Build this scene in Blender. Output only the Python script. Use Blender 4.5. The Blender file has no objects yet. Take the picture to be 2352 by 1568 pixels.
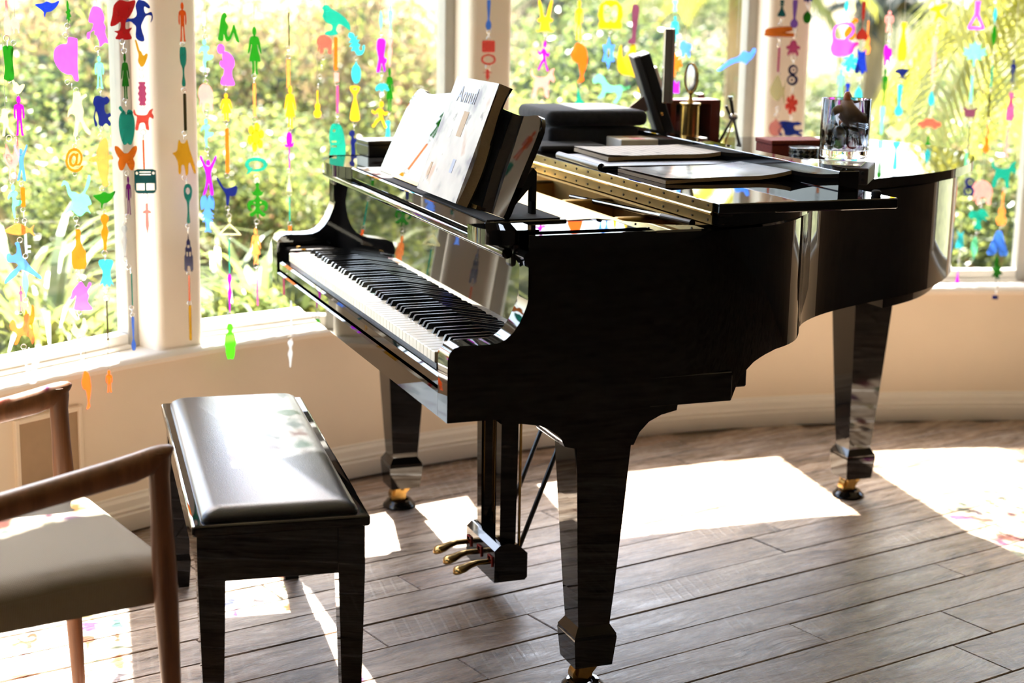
import bpy, bmesh, math, random
from mathutils import Vector, Matrix, Euler
random.seed(11)
S = bpy.context.scene
COL = S.collection
PI = math.pi

# ------------------------------------------------------------------ camera
F_PX = 3775.6
CAM = Vector((-0.9502, -2.8207, 1.4268))
YAW, PITCH, ROLL = 0.3650, 0.2137, 0.0185
FWD = Vector((math.sin(YAW)*math.cos(PITCH), math.cos(YAW)*math.cos(PITCH), -math.sin(PITCH)))
_r = Vector((math.cos(YAW), -math.sin(YAW), 0)); _u = _r.cross(FWD)
RGT = _r*math.cos(ROLL) + _u*math.sin(ROLL)
UPV = -_r*math.sin(ROLL) + _u*math.cos(ROLL)
cd = bpy.data.cameras.new('camera'); cam = bpy.data.objects.new('camera', cd); COL.objects.link(cam)
cd.sensor_width = 36.0; cd.lens = F_PX/2352*36.0; cd.clip_start = 0.05; cd.clip_end = 200
M = Matrix((RGT, UPV, -FWD)).transposed().to_4x4(); M.translation = CAM; cam.matrix_world = M
cd.dof.use_dof = True; cd.dof.focus_distance = 3.45; cd.dof.aperture_fstop = 3.0
S.camera = cam

# ------------------------------------------------------------------ sky, sun, exposure
SUN_AZ = Vector((-0.125, -1.0, 0)).normalized(); SUN_EL = math.radians(52.5)
w = bpy.data.worlds.new('sky'); S.world = w; w.use_nodes = True
nt = w.node_tree; bg = nt.nodes['Background']
sky = nt.nodes.new('ShaderNodeTexSky'); sky.sky_type = 'NISHITA'; sky.sun_disc = False
sky.sun_elevation = SUN_EL; sky.sun_rotation = math.atan2(-SUN_AZ.x, -SUN_AZ.y); sky.dust_density = 2.5; sky.air_density = 1.0
nt.links.new(sky.outputs[0], bg.inputs[0]); bg.inputs[1].default_value = 0.25
sd = bpy.data.lights.new('sun', 'SUN'); sd.energy = 12.0; sd.angle = math.radians(0.6); sd.color = (1.0, 0.95, 0.88)
sun = bpy.data.objects.new('sun', sd); COL.objects.link(sun)
sdir = Vector((SUN_AZ.x*math.cos(SUN_EL), SUN_AZ.y*math.cos(SUN_EL), -math.sin(SUN_EL)))
sun.rotation_euler = sdir.to_track_quat('-Z', 'Y').to_euler(); sun.location = (2, 8, 9)
S.view_settings.view_transform = 'Standard'; S.view_settings.look = 'None'
S.view_settings.gamma = 1.0; S.view_settings.use_curve_mapping = False
S.view_settings.exposure = 2.5
S.cycles.max_bounces = 12; S.cycles.diffuse_bounces = 6; S.cycles.glossy_bounces = 6
S.cycles.transparent_max_bounces = 24; S.cycles.transmission_bounces = 10
S.cycles.caustics_reflective = False; S.cycles.caustics_refractive = False
S.cycles.sample_clamp_indirect = 6.0

# ------------------------------------------------------------------ pixel -> real place helpers (2352 x 1568 frame)
CC = Vector((1.415, -1.998)); RW = 3.866           # the bay: centre and inner wall radius
def ray(x, y): return FWD + RGT*((x-1176)/F_PX) - UPV*((y-784)/F_PX)
def on_z(x, y, z): d = ray(x, y); return CAM + d*((z-CAM.z)/d.z)
def on_y(x, y, Y): d = ray(x, y); return CAM + d*((Y-CAM.y)/d.y)
def on_bay(x, y, rad):
    d = ray(x, y); o = Vector((CAM.x-CC.x, CAM.y-CC.y)); e = Vector((d.x, d.y))
    a = e.dot(e); b = 2*o.dot(e); c = o.dot(o)-rad*rad
    return CAM + d*((-b+math.sqrt(b*b-4*a*c))/(2*a))
def bay(deg, rad, z=0): a = math.radians(deg); return Vector((CC.x+rad*math.sin(a), CC.y+rad*math.cos(a), z))

# ------------------------------------------------------------------ materials
def new_mat(name):
    m = bpy.data.materials.new(name); m.use_nodes = True
    return m, m.node_tree, m.node_tree.nodes['Principled BSDF']
def N(nt, t, **kw):
    n = nt.nodes.new(t)
    for k, v in kw.items():
        if k.startswith('i_'):
            n.inputs[k[2:].replace('_', ' ')].default_value = v
        else: setattr(n, k, v)
    return n
def L(nt, a, b): nt.links.new(a, b)
def ramp(nt, fac, stops):
    r = nt.nodes.new('ShaderNodeValToRGB'); el = r.color_ramp.elements
    while len(el) < len(stops): el.new(0.5)
    for e, (p, c) in zip(el, stops): e.position = p; e.color = (*c, 1) if len(c) == 3 else c
    nt.links.new(fac, r.inputs[0]); return r.outputs[0]
def srgb(*c):
    return tuple(((v/255)/12.92 if v/255 <= .04045 else ((v/255+.055)/1.055)**2.4) for v in c)
MAT = {}
def mat(name, col, rough=.5, metal=0, var=.08, scale=30, bump=0, coat=0, spec=.5, sheen=0, stretch=(1, 1, 1)):
    m, nt, p = new_mat(name)
    tc = N(nt, 'ShaderNodeTexCoord'); mp = N(nt, 'ShaderNodeMapping'); mp.inputs['Scale'].default_value = stretch
    L(nt, tc.outputs['Object'], mp.inputs[0])
    no = N(nt, 'ShaderNodeTexNoise', i_Scale=scale, i_Detail=5.0); L(nt, mp.outputs[0], no.inputs['Vector'])
    c = Vector(col)
    cr = ramp(nt, no.outputs[0], [(.3, tuple(c*(1-var))), (.7, tuple(min(1, v*(1+var)) for v in c))])
    L(nt, cr, p.inputs['Base Color'])
    p.inputs['Roughness'].default_value = rough; p.inputs['Metallic'].default_value = metal
    p.inputs['Coat Weight'].default_value = coat; p.inputs['Specular IOR Level'].default_value = spec
    p.inputs['Sheen Weight'].default_value = sheen
    if bump:
        b = N(nt, 'ShaderNodeBump', i_Strength=bump, i_Distance=.002); L(nt, no.outputs[0], b.inputs['Height']); L(nt, b.outputs[0], p.inputs['Normal'])
    MAT[name] = m; return m
mat('lacquer', (.0035, .0033, .0033), .018, var=.3, scale=3, spec=.5)
mat('satin_black', (.006, .006, .006), .28, var=.3, scale=40)
mat('felt_black', (.012, .012, .014), .9, scale=300, bump=.3)
mat('brass', srgb(172, 138, 78), .25, 1, var=.15, scale=60)
mat('brass_hinge', srgb(224, 204, 146), .24, 1, var=.18, scale=25)
mat('gold_plate', srgb(196, 160, 92), .4, .7, var=.12, scale=20)
mat('steel', (.55, .54, .52), .25, 1)
mat('dark_metal', (.05, .045, .04), .4, .9)
mat('key_white', srgb(238, 232, 216), .22, var=.02, scale=10)
mat('key_black', (.006, .006, .006), .18)
mat('red_felt', srgb(170, 54, 38), .9, scale=200)
mat('wall_paint', srgb(240, 226, 206), .85, var=.02, scale=6, bump=.05)
mat('wall_paint_lit', srgb(248, 240, 226), .8, var=.015, scale=6)  # wall paint lightened for the piers, their brighter light put into the colour
mat('white_paint', srgb(240, 234, 224), .45, var=.015, scale=8)
mat('ceiling_paint', srgb(238, 232, 222), .9, var=.01)
mat('frame_grey', srgb(176, 172, 164), .4, var=.03)
mat('vent_paint', srgb(176, 150, 120), .6, var=.04)
mat('paper', srgb(226, 222, 214), .75, var=.03, scale=60)
mat('paper_edge', srgb(170, 152, 128), .85, var=.25, scale=200, stretch=(1, 1, 40))
mat('velvet', (.005, .0048, .007), .95, var=.7, scale=90, bump=.7, sheen=.08)
mat('leather', (.014, .014, .015), .3, var=.3, scale=380, bump=.14)
mat('folder', (.012, .013, .015), .35, var=.2, scale=200, bump=.2)
mat('red_box', srgb(128, 50, 38), .8, var=.3, scale=260, bump=.5)
mat('mahogany', srgb(88, 34, 24), .35, var=.25, scale=25, stretch=(1, 1, .15))
mat('frame_brown', srgb(92, 66, 52), .5, var=.15)
mat('marble', srgb(206, 204, 204), .25, var=.15, scale=22)
mat('shell_brown', srgb(124, 94, 74), .6, var=.35, scale=60, bump=.4)
mat('shell_rust', srgb(150, 78, 34), .55, var=.3, scale=60)
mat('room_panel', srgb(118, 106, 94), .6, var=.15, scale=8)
mat('rock', srgb(178, 156, 118), .9, var=.25, scale=7, bump=.4)
mat('bark', srgb(150, 124, 90), .95, var=.4, scale=14, bump=.8, stretch=(1, 1, .2))
mat('clear_ring', (.78, .76, .72), .12, .6)
mat('cord', (.5, .5, .48), .5)

def wood(name, c0, c1, rough, sc=18, stretch=(1, 1, .08), bump=.1):
    m, nt, p = new_mat(name)
    tc = N(nt, 'ShaderNodeTexCoord'); mp = N(nt, 'ShaderNodeMapping'); mp.inputs['Scale'].default_value = stretch
    L(nt, tc.outputs['Object'], mp.inputs[0])
    no = N(nt, 'ShaderNodeTexNoise', i_Scale=sc, i_Detail=8.0, i_Roughness=.65, i_Distortion=.6); L(nt, mp.outputs[0], no.inputs['Vector'])
    L(nt, ramp(nt, no.outputs[0], [(.3, c0), (.7, c1)]), p.inputs['Base Color'])
    p.inputs['Roughness'].default_value = rough
    b = N(nt, 'ShaderNodeBump', i_Strength=bump, i_Distance=.001); L(nt, no.outputs[0], b.inputs['Height']); L(nt, b.outputs[0], p.inputs['Normal'])
    MAT[name] = m
wood('walnut', srgb(92, 56, 34), srgb(140, 92, 60), .38, 40)

def fabric():
    m, nt, p = new_mat('fabric')
    tc = N(nt, 'ShaderNodeTexCoord')
    wa = N(nt, 'ShaderNodeTexWave', i_Scale=110.0, i_Distortion=.6); wa.bands_direction = 'X'; L(nt, tc.outputs['Object'], wa.inputs[0])
    wb = N(nt, 'ShaderNodeTexWave', i_Scale=110.0, i_Distortion=.6); wb.bands_direction = 'Y'; L(nt, tc.outputs['Object'], wb.inputs[0])
    mx = N(nt, 'ShaderNodeMath', operation='MULTIPLY'); L(nt, wa.outputs['Fac'], mx.inputs[0]); L(nt, wb.outputs['Fac'], mx.inputs[1])
    L(nt, ramp(nt, mx.outputs[0], [(0, srgb(126, 115, 98)), (.7, srgb(172, 162, 146))]), p.inputs['Base Color'])
    p.inputs['Roughness'].default_value = .95
    b = N(nt, 'ShaderNodeBump', i_Strength=.5, i_Distance=.002); L(nt, mx.outputs[0], b.inputs['Height']); L(nt, b.outputs[0], p.inputs['Normal'])
    MAT['fabric'] = m
fabric()

def floor_mat():
    m, nt, p = new_mat('reclaimed_plank')
    tc = N(nt, 'ShaderNodeTexCoord'); oi = N(nt, 'ShaderNodeObjectInfo')
    sc = N(nt, 'ShaderNodeVectorMath', operation='SCALE'); sc.inputs[0].default_value = (37, 91, 13); L(nt, oi.outputs['Random'], sc.inputs['Scale'])
    ad = N(nt, 'ShaderNodeVectorMath', operation='ADD'); L(nt, tc.outputs['Object'], ad.inputs[0]); L(nt, sc.outputs[0], ad.inputs[1])
    def mapped(s):
        mp = N(nt, 'ShaderNodeMapping'); mp.inputs['Scale'].default_value = s; L(nt, ad.outputs[0], mp.inputs[0]); return mp.outputs[0]
    warp = N(nt, 'ShaderNodeTexNoise', i_Scale=2.2, i_Detail=3.0); L(nt, mapped((1.2, 2.5, 1)), warp.inputs['Vector'])
    wm = N(nt, 'ShaderNodeVectorMath', operation='MULTIPLY'); wm.inputs[1].default_value = (.0, .10, 0); L(nt, warp.outputs['Color'], wm.inputs[0])
    wa = N(nt, 'ShaderNodeVectorMath', operation='ADD'); L(nt, ad.outputs[0], wa.inputs[0]); L(nt, wm.outputs[0], wa.inputs[1])
    def mappedw(s):
        mp = N(nt, 'ShaderNodeMapping'); mp.inputs['Scale'].default_value = s; L(nt, wa.outputs[0], mp.inputs[0]); return mp.outputs[0]
    grain = N(nt, 'ShaderNodeTexNoise', i_Scale=7.0, i_Detail=10.0, i_Roughness=.72, i_Distortion=1.0); L(nt, mappedw((.55, 4.2, 1)), grain.inputs['Vector'])
    fine = N(nt, 'ShaderNodeTexNoise', i_Scale=30.0, i_Detail=6.0, i_Roughness=.7); L(nt, mappedw((.25, 5, 1)), fine.inputs['Vector'])
    blot = N(nt, 'ShaderNodeTexNoise', i_Scale=5.5, i_Detail=8.0, i_Roughness=.68); L(nt, mapped((.7, 2.4, 1)), blot.inputs['Vector'])
    smp = N(nt, 'ShaderNodeMapping'); smp.inputs['Rotation'].default_value = (0, 0, .35); L(nt, ad.outputs[0], smp.inputs[0])
    saw = N(nt, 'ShaderNodeTexWave', i_Scale=11.0, i_Distortion=.8, i_Detail=1.0); saw.bands_direction = 'X'; L(nt, smp.outputs[0], saw.inputs[0])
    sawm = N(nt, 'ShaderNodeTexNoise', i_Scale=1.7, i_Detail=4.0); L(nt, mapped((1.2, .9, 1)), sawm.inputs['Vector'])
    c1 = ramp(nt, grain.outputs[0], [(.30, srgb(58, 44, 34)), (.42, srgb(132, 112, 94)), (.54, srgb(180, 162, 144)), (.70, srgb(214, 204, 192))])
    tone = ramp(nt, oi.outputs['Random'], [(0, srgb(204, 174, 154)), (.2, srgb(236, 230, 224)), (.4, srgb(168, 164, 164)), (.6, srgb(228, 212, 196)), (.8, srgb(194, 188, 186)), (1, srgb(164, 148, 136))])
    mm = N(nt, 'ShaderNodeMix', data_type='RGBA', blend_type='MULTIPLY'); mm.inputs[0].default_value = .75; L(nt, c1, mm.inputs[6]); L(nt, tone, mm.inputs[7])
    br = N(nt, 'ShaderNodeMix', data_type='RGBA', blend_type='ADD'); br.inputs[0].default_value = .10; L(nt, mm.outputs[2], br.inputs[6]); L(nt, c1, br.inputs[7])
    dk = ramp(nt, blot.outputs[0], [(.36, (.26, .22, .19)), (.45, (1, 1, 1))])
    m2 = N(nt, 'ShaderNodeMix', data_type='RGBA', blend_type='MULTIPLY'); m2.inputs[0].default_value = .8; L(nt, br.outputs[2], m2.inputs[6]); L(nt, dk, m2.inputs[7])
    # saw marks: pale rubbed lines across some boards
    sm = N(nt, 'ShaderNodeMath', operation='MULTIPLY')
    L(nt, ramp(nt, saw.outputs['Fac'], [(.80, (0, 0, 0)), (.98, (1, 1, 1))]), sm.inputs[0]); L(nt, ramp(nt, sawm.outputs[0], [(.54, (0, 0, 0)), (.66, (1, 1, 1))]), sm.inputs[1])
    s2 = N(nt, 'ShaderNodeMath', operation='MULTIPLY'); s2.inputs[1].default_value = .32; L(nt, sm.outputs[0], s2.inputs[0])
    m3 = N(nt, 'ShaderNodeMix', data_type='RGBA'); L(nt, s2.outputs[0], m3.inputs[0]); L(nt, m2.outputs[2], m3.inputs[6]); m3.inputs[7].default_value = (*srgb(190, 180, 168), 1)
    # knots and dark checks
    vo = N(nt, 'ShaderNodeTexVoronoi', i_Scale=2.6); L(nt, mapped((.8, 1.6, 1)), vo.inputs['Vector'])
    kn = ramp(nt, vo.outputs['Distance'], [(.03, (.10, .08, .06)), (.06, (1, 1, 1))])
    m4 = N(nt, 'ShaderNodeMix', data_type='RGBA', blend_type='MULTIPLY'); m4.inputs[0].default_value = 1; L(nt, m3.outputs[2], m4.inputs[6]); L(nt, kn, m4.inputs[7])
    ck = ramp(nt, fine.outputs[0], [(.34, (.16, .13, .11)), (.44, (1, 1, 1))])
    m5 = N(nt, 'ShaderNodeMix', data_type='RGBA', blend_type='MULTIPLY'); m5.inputs[0].default_value = .75; L(nt, m4.outputs[2], m5.inputs[6]); L(nt, ck, m5.inputs[7])
    L(nt, m5.outputs[2], p.inputs['Base Color'])
    rr = ramp(nt, fine.outputs[0], [(.3, (.38, .38, .38)), (.7, (.18, .18, .18))]); L(nt, rr, p.inputs['Roughness']); p.inputs['Specular IOR Level'].default_value = .75
    h = N(nt, 'ShaderNodeMath', operation='ADD'); L(nt, fine.outputs[0], h.inputs[0]); L(nt, grain.outputs[0], h.inputs[1])
    h2 = N(nt, 'ShaderNodeMath', operation='ADD'); L(nt, h.outputs[0], h2.inputs[0]); L(nt, s2.outputs[0], h2.inputs[1])
    b = N(nt, 'ShaderNodeBump', i_Strength=.3, i_Distance=.004); L(nt, h2.outputs[0], b.inputs['Height']); L(nt, b.outputs[0], p.inputs['Normal'])
    MAT['plank'] = m
floor_mat()

def glass_pane():
    m = bpy.data.materials.new('window_glass'); m.use_nodes = True; nt = m.node_tree; nt.nodes.clear()
    o = N(nt, 'ShaderNodeOutputMaterial'); t = N(nt, 'ShaderNodeBsdfTransparent'); g = N(nt, 'ShaderNodeBsdfGlossy'); g.inputs['Roughness'].default_value = .0
    t.inputs[0].default_value = (.97, .98, .97, 1)
    lw = N(nt, 'ShaderNodeLayerWeight'); fr = N(nt, 'ShaderNodeMath', operation='POWER'); fr.inputs[1].default_value = 5.0; L(nt, lw.outputs['Facing'], fr.inputs[0])
    f2 = N(nt, 'ShaderNodeMath', operation='MULTIPLY_ADD'); f2.inputs[1].default_value = .6; f2.inputs[2].default_value = .03; L(nt, fr.outputs[0], f2.inputs[0]); mx = N(nt, 'ShaderNodeMixShader')
    L(nt, f2.outputs[0], mx.inputs[0]); L(nt, t.outputs[0], mx.inputs[1]); L(nt, g.outputs[0], mx.inputs[2]); L(nt, mx.outputs[0], o.inputs[0])
    MAT['pane'] = m
glass_pane()
def jar_glass():
    m, nt, p = new_mat('jar_glass')
    p.inputs['Transmission Weight'].default_value = 1; p.inputs['Roughness'].default_value = 0; p.inputs['IOR'].default_value = 1.45
    p.inputs['Base Color'].default_value = (.97, .98, .98, 1); MAT['jar'] = m
jar_glass()
def leaf_mat(name, c, tr, rough=.5):
    m = bpy.data.materials.new(name); m.use_nodes = True; nt = m.node_tree; nt.nodes.clear()
    o = N(nt, 'ShaderNodeOutputMaterial'); d = N(nt, 'ShaderNodeBsdfDiffuse'); t = N(nt, 'ShaderNodeBsdfTranslucent'); g = N(nt, 'ShaderNodeBsdfGlossy')
    g.inputs['Roughness'].default_value = rough
    tc = N(nt, 'ShaderNodeTexCoord'); no = N(nt, 'ShaderNodeTexNoise', i_Scale=4.0); L(nt, tc.outputs['Object'], no.inputs['Vector'])
    cv = Vector(c); L(nt, ramp(nt, no.outputs[0], [(.3, tuple(cv*.7)), (.7, tuple(cv*1.25))]), d.inputs[0])
    tv = Vector(tr); L(nt, ramp(nt, no.outputs[0], [(.3, tuple(tv*.75)), (.7, tuple(tv*1.2))]), t.inputs[0])
    m1 = N(nt, 'ShaderNodeMixShader'); m1.inputs[0].default_value = .42; L(nt, d.outputs[0], m1.inputs[1]); L(nt, t.outputs[0], m1.inputs[2])
    m2 = N(nt, 'ShaderNodeMixShader'); m2.inputs[0].default_value = .03; L(nt, m1.outputs[0], m2.inputs[1]); L(nt, g.outputs[0], m2.inputs[2])
    L(nt, m2.outputs[0], o.inputs[0]); MAT[name] = m
leaf_mat('leaf_green', srgb(88, 100, 66), srgb(112, 126, 70), .3)
leaf_mat('leaf_lime', srgb(134, 142, 86), srgb(152, 158, 80), .3)
leaf_mat('leaf_dark', srgb(36, 46, 36), srgb(48, 62, 42), .3)
leaf_mat('leaf_dry', srgb(132, 114, 88), srgb(142, 122, 88), .35)
leaf_mat('flower_warm', srgb(214, 156, 130), srgb(214, 156, 130))
leaf_mat('leaf_palm', srgb(128, 132, 64), srgb(152, 146, 58), .3)
def plastic(name, c, clear=.45, dens=1.0):
    m = bpy.data.materials.new('plastic_'+name); m.use_nodes = True; nt = m.node_tree; nt.nodes.clear()
    o = N(nt, 'ShaderNodeOutputMaterial'); d = N(nt, 'ShaderNodeBsdfDiffuse'); t = N(nt, 'ShaderNodeBsdfTranslucent'); tr = N(nt, 'ShaderNodeBsdfTransparent')
    g = N(nt, 'ShaderNodeBsdfGlossy'); g.inputs['Roughness'].default_value = .12
    tc = N(nt, 'ShaderNodeTexCoord'); no = N(nt, 'ShaderNodeTexNoise', i_Scale=1.5); L(nt, tc.outputs['Object'], no.inputs['Vector'])
    cv = Vector(c)*.62+Vector((.02, .02, .02)); r = ramp(nt, no.outputs[0], [(.3, tuple(cv*.85)), (.7, tuple(min(1, v*1.1) for v in cv))])
    L(nt, r, d.inputs[0]); L(nt, r, t.inputs[0]); tr.inputs[0].default_value = (*[v*.82+.16 for v in c], 1)
    m1 = N(nt, 'ShaderNodeMixShader'); m1.inputs[0].default_value = .72; L(nt, d.outputs[0], m1.inputs[1]); L(nt, t.outputs[0], m1.inputs[2])
    m2 = N(nt, 'ShaderNodeMixShader'); m2.inputs[0].default_value = clear; L(nt, m1.outputs[0], m2.inputs[1]); L(nt, tr.outputs[0], m2.inputs[2])
    m3 = N(nt, 'ShaderNodeMixShader'); m3.inputs[0].default_value = .06; L(nt, m2.outputs[0], m3.inputs[1]); L(nt, g.outputs[0], m3.inputs[2])
    L(nt, m3.outputs[0], o.inputs[0]); MAT['p_'+name] = m
for nm, c, cl in [('blue', (25, 80, 190), .35), ('navy', (12, 44, 130), .3), ('sky', (120, 175, 250), .4), ('green', (40, 150, 12), .35), ('lime', (110, 205, 40), .4),
                  ('magenta', (205, 20, 200), .35), ('violet', (195, 40, 235), .35), ('pink', (250, 120, 250), .4), ('rose', (225, 120, 170), .45), ('palepink', (248, 190, 185), .55),
                  ('salmon', (250, 128, 112), .45), ('red', (205, 30, 32), .35), ('orange', (252, 140, 30), .35), ('amber', (232, 150, 12), .4), ('yellow', (250, 208, 50), .4),
                  ('gold', (222, 196, 16), .4), ('ivory', (240, 236, 200), .6), ('mint', (160, 238, 205), .45), ('teal', (38, 178, 160), .4), ('aqua', (90, 205, 212), .45),
                  ('darkteal', (20, 128, 128), .25), ('purple', (150, 5, 150), .3), ('clear', (232, 236, 240), .78), ('mauve', (150, 92, 120), .4), ('lavender', (172, 130, 215), .4),
                  ('rust', (160, 50, 25), .35), ('olive', (92, 84, 24), .3), ('paleorange', (252, 180, 110), .45)]:
    plastic(nm, srgb(*c), min(.85, cl+.14))

# ------------------------------------------------------------------ object helpers
def link(name, me, m=None, parent=None, loc=None, rot=None, scale=None):
    o = bpy.data.objects.new(name, me); COL.objects.link(o)
    if m is not None and me is not None and hasattr(me, 'materials') and not me.materials:
        me.materials.append(MAT[m] if isinstance(m, str) else m)
    if parent is not None: o.parent = parent
    if loc is not None: o.location = loc
    if rot is not None: o.rotation_euler = rot
    if scale is not None: o.scale = scale
    return o
def tag(o, label=None, cat=None, group=None, kind=None):
    if label: o['label'] = label
    if cat: o['category'] = cat
    if group: o['group'] = group
    if kind: o['kind'] = kind
    return o
def thing(name, label, cat, loc=(0, 0, 0), rz=0, group=None):
    o = bpy.data.objects.new(name, None); COL.objects.link(o); o.empty_display_size = .1
    o.location = loc; o.rotation_euler = (0, 0, rz); return tag(o, label, cat, group)
class MB:
    def __init__(s): s.bm = bmesh.new()
    def box(s, x0, x1, y0, y1, z0, z1, bev=0, seg=2, mtx=None):
        r = bmesh.ops.create_cube(s.bm, size=1); v = r['verts']
        for q in v: q.co = Vector((x0+(x1-x0)*(q.co.x+.5), y0+(y1-y0)*(q.co.y+.5), z0+(z1-z0)*(q.co.z+.5)))
        if mtx is not None: bmesh.ops.transform(s.bm, matrix=mtx, verts=v)
        if bev: bmesh.ops.bevel(s.bm, geom=list({e for q in v for e in q.link_edges}), offset=bev, segments=seg, profile=.5, affect='EDGES')
        return s
    def cyl(s, p0, p1, r0, r1=None, seg=16, cap=True):
        p0 = Vector(p0); p1 = Vector(p1); r1 = r0 if r1 is None else r1; d = p1-p0
        q = d.to_track_quat('Z', 'Y').to_matrix().to_4x4(); q.translation = (p0+p1)/2
        bmesh.ops.create_cone(s.bm, cap_ends=cap, segments=seg, radius1=r0, radius2=r1, depth=d.length, matrix=q); return s
    def sph(s, c, r, sc=(1, 1, 1), u=14, v=9, mtx=None):
        m = Matrix.Translation(c) @ (mtx or Matrix()) @ Matrix.Diagonal((*[r*k for k in sc], 1))
        bmesh.ops.create_uvsphere(s.bm, u_segments=u, v_segments=v, radius=1, matrix=m); return s
    def lathe(s, prof, seg=28, c=(0, 0, 0)):
        rings = []
        for r, z in prof:
            rings.append([s.bm.verts.new((c[0]+r*math.cos(2*PI*k/seg), c[1]+r*math.sin(2*PI*k/seg), c[2]+z)) for k in range(seg)])
        for a, b in zip(rings, rings[1:]):
            for k in range(seg): s.bm.faces.new((a[k], a[(k+1) % seg], b[(k+1) % seg], b[k]))
        s.bm.faces.new(list(reversed(rings[0]))); s.bm.faces.new(rings[-1]); return s
    def prism(s, pts, a0, a1, axis='y'):
        """polygon extruded: axis y -> pts are (x,z); axis z -> pts are (x,y); axis x -> (y,z)"""
        def P(p, a): return {'y': (p[0], a, p[1]), 'z': (p[0], p[1], a), 'x': (a, p[0], p[1])}[axis]
        A = [s.bm.verts.new(P(p, a0)) for p in pts]; B = [s.bm.verts.new(P(p, a1)) for p in pts]; n = len(pts)
        s.bm.faces.new(A); s.bm.faces.new(list(reversed(B)))
        for i in range(n): s.bm.faces.new((A[i], B[i], B[(i+1) % n], A[(i+1) % n]))
        return s
    def loft(s, rings, close=True):
        R = [[s.bm.verts.new(p) for p in ring] for ring in rings]; n = len(R[0])
        for a, b in zip(R, R[1:]):
            for k in range(n): s.bm.faces.new((a[k], a[(k+1) % n], b[(k+1) % n], b[k]))
        if close: s.bm.faces.new(list(reversed(R[0]))); s.bm.faces.new(R[-1])
        return s
    def tube(s, pts, rad, seg=8):
        pts = [Vector(p) for p in pts]; rad = rad if isinstance(rad, (list, tuple)) else [rad]*len(pts); rings = []; up = Vector((0, 0, 1)); prev = None
        for i, p in enumerate(pts):
            t = (pts[min(i+1, len(pts)-1)]-pts[max(i-1, 0)]).normalized()
            if prev is None:
                a = t.cross(up if abs(t.z) < .9 else Vector((1, 0, 0))).normalized()
            else: a = (prev-t*prev.dot(t)).normalized()
            prev = a; b = t.cross(a); rings.append([p+(a*math.cos(2*PI*k/seg)+b*math.sin(2*PI*k/seg))*rad[i] for k in range(seg)])
        return s.loft(rings)
    def mesh(s, name, smooth=None):
        bmesh.ops.recalc_face_normals(s.bm, faces=s.bm.faces[:])
        me = bpy.data.meshes.new(name); s.bm.to_mesh(me); s.bm.free()
        if smooth is not None:
            for f in me.polygons: f.use_smooth = True
            try: me.set_sharp_from_angle(angle=math.radians(smooth))
            except Exception: pass
        return me
    def put(s, name, m, parent=None, smooth=None, loc=None, rot=None): return link(name, s.mesh(name, smooth), m, parent, loc, rot)
def catmull(pts, n=4, closed=True):
    out = []; k = len(pts)
    rng = range(k) if closed else range(k-1)
    for i in rng:
        p0, p1, p2, p3 = [Vector(pts[j % k] if closed else pts[max(0, min(k-1, j))]) for j in (i-1, i, i+1, i+2)]
        for q in range(n):
            t = q/n; out.append(.5*((2*p1)+(p2-p0)*t+(2*p0-5*p1+4*p2-p3)*t*t+(3*p1-p0-3*p2+p3)*t*t*t))
    if not closed: out.append(Vector(pts[-1]))
    return out
def struct(o): o['kind'] = 'structure'; return o

# ================================================================== THE ROOM
def sweep(mb, prof, a0, a1, step=1.0):
    """profile of (radius, z) points swept round the bay"""
    n = max(2, int(abs(a1-a0)/step)+1)
    mb.loft([[bay(a0+(a1-a0)*k/(n-1), r, z) for r, z in prof] for k in range(n)]); return mb
SILL = .464; HEAD = 2.26; CEIL = 2.62; WT = .16
floor = struct(MB().box(-2.6, 5.45, -5.7, 2.05, -.10, -.006).put('floor', 'plank'))
PL_A = math.radians(13.4); dx, dy = math.cos(PL_A), math.sin(PL_A)
rp = random.Random(5)
seams = [-1.20, -1.02, -.86, -.70, -.55, -.40, -.232, -.075, .054, .161, .29, .42, .555, .68, .795, .91, 1.03, 1.16, 1.28, 1.40, 1.53, 1.66, 1.79]
for n0, n1 in zip(seams, seams[1:]):
    def lim(n, sgn):            # how far along the board the bay wall lets it run
        s = 0
        while s < 5:
            p = Vector((1.0+dx*s*sgn-dy*(n+.2), .2+dy*s*sgn+dx*n))
            if (p-CC).length > RW+.05 and p.y > -1: return s
            if not (-2.4 < p.x < 5.2): return s
            s += .05
        return s
    c0 = Vector((1.0, .233)); nn = Vector((-dy, dx)); base_n = c0.dot(nn)
    def along(n, sgn):
        s = 0.0
        while s < 4.5:
            p = c0+nn*(n-base_n)+Vector((dx, dy))*s*sgn
            if (p-CC).length > RW+.03 and p.y > -1.9: break
            if not (-1.9 < p.x < 4.2): break
            s += .04
        return s
    lo = -min(along(n0, -1), along(n1, -1)); hi = min(along(n0, 1), along(n1, 1))
    if hi-lo < .3: continue
    s = lo; first = True
    while s < hi-.05:
        ln = rp.uniform(.35, .9) if first else rp.uniform(.7, 1.9); first = False
        e = min(hi, s+ln)
        if hi-e < .25: e = hi
        ctr = c0+nn*((n0+n1)/2-base_n)+Vector((dx, dy))*((s+e)/2)
        zz = rp.uniform(-.0012, .0012)
        hl, hw = (e-s)/2-.0012, (n1-n0)/2-.0014
        link('floor_plank', MB().box(-hl, hl, -hw, hw, -.018, 0, .0018, 1).mesh('floor_plank'), 'plank', floor, (ctr.x, ctr.y, zz), (0, 0, PL_A))
        s = e

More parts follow.
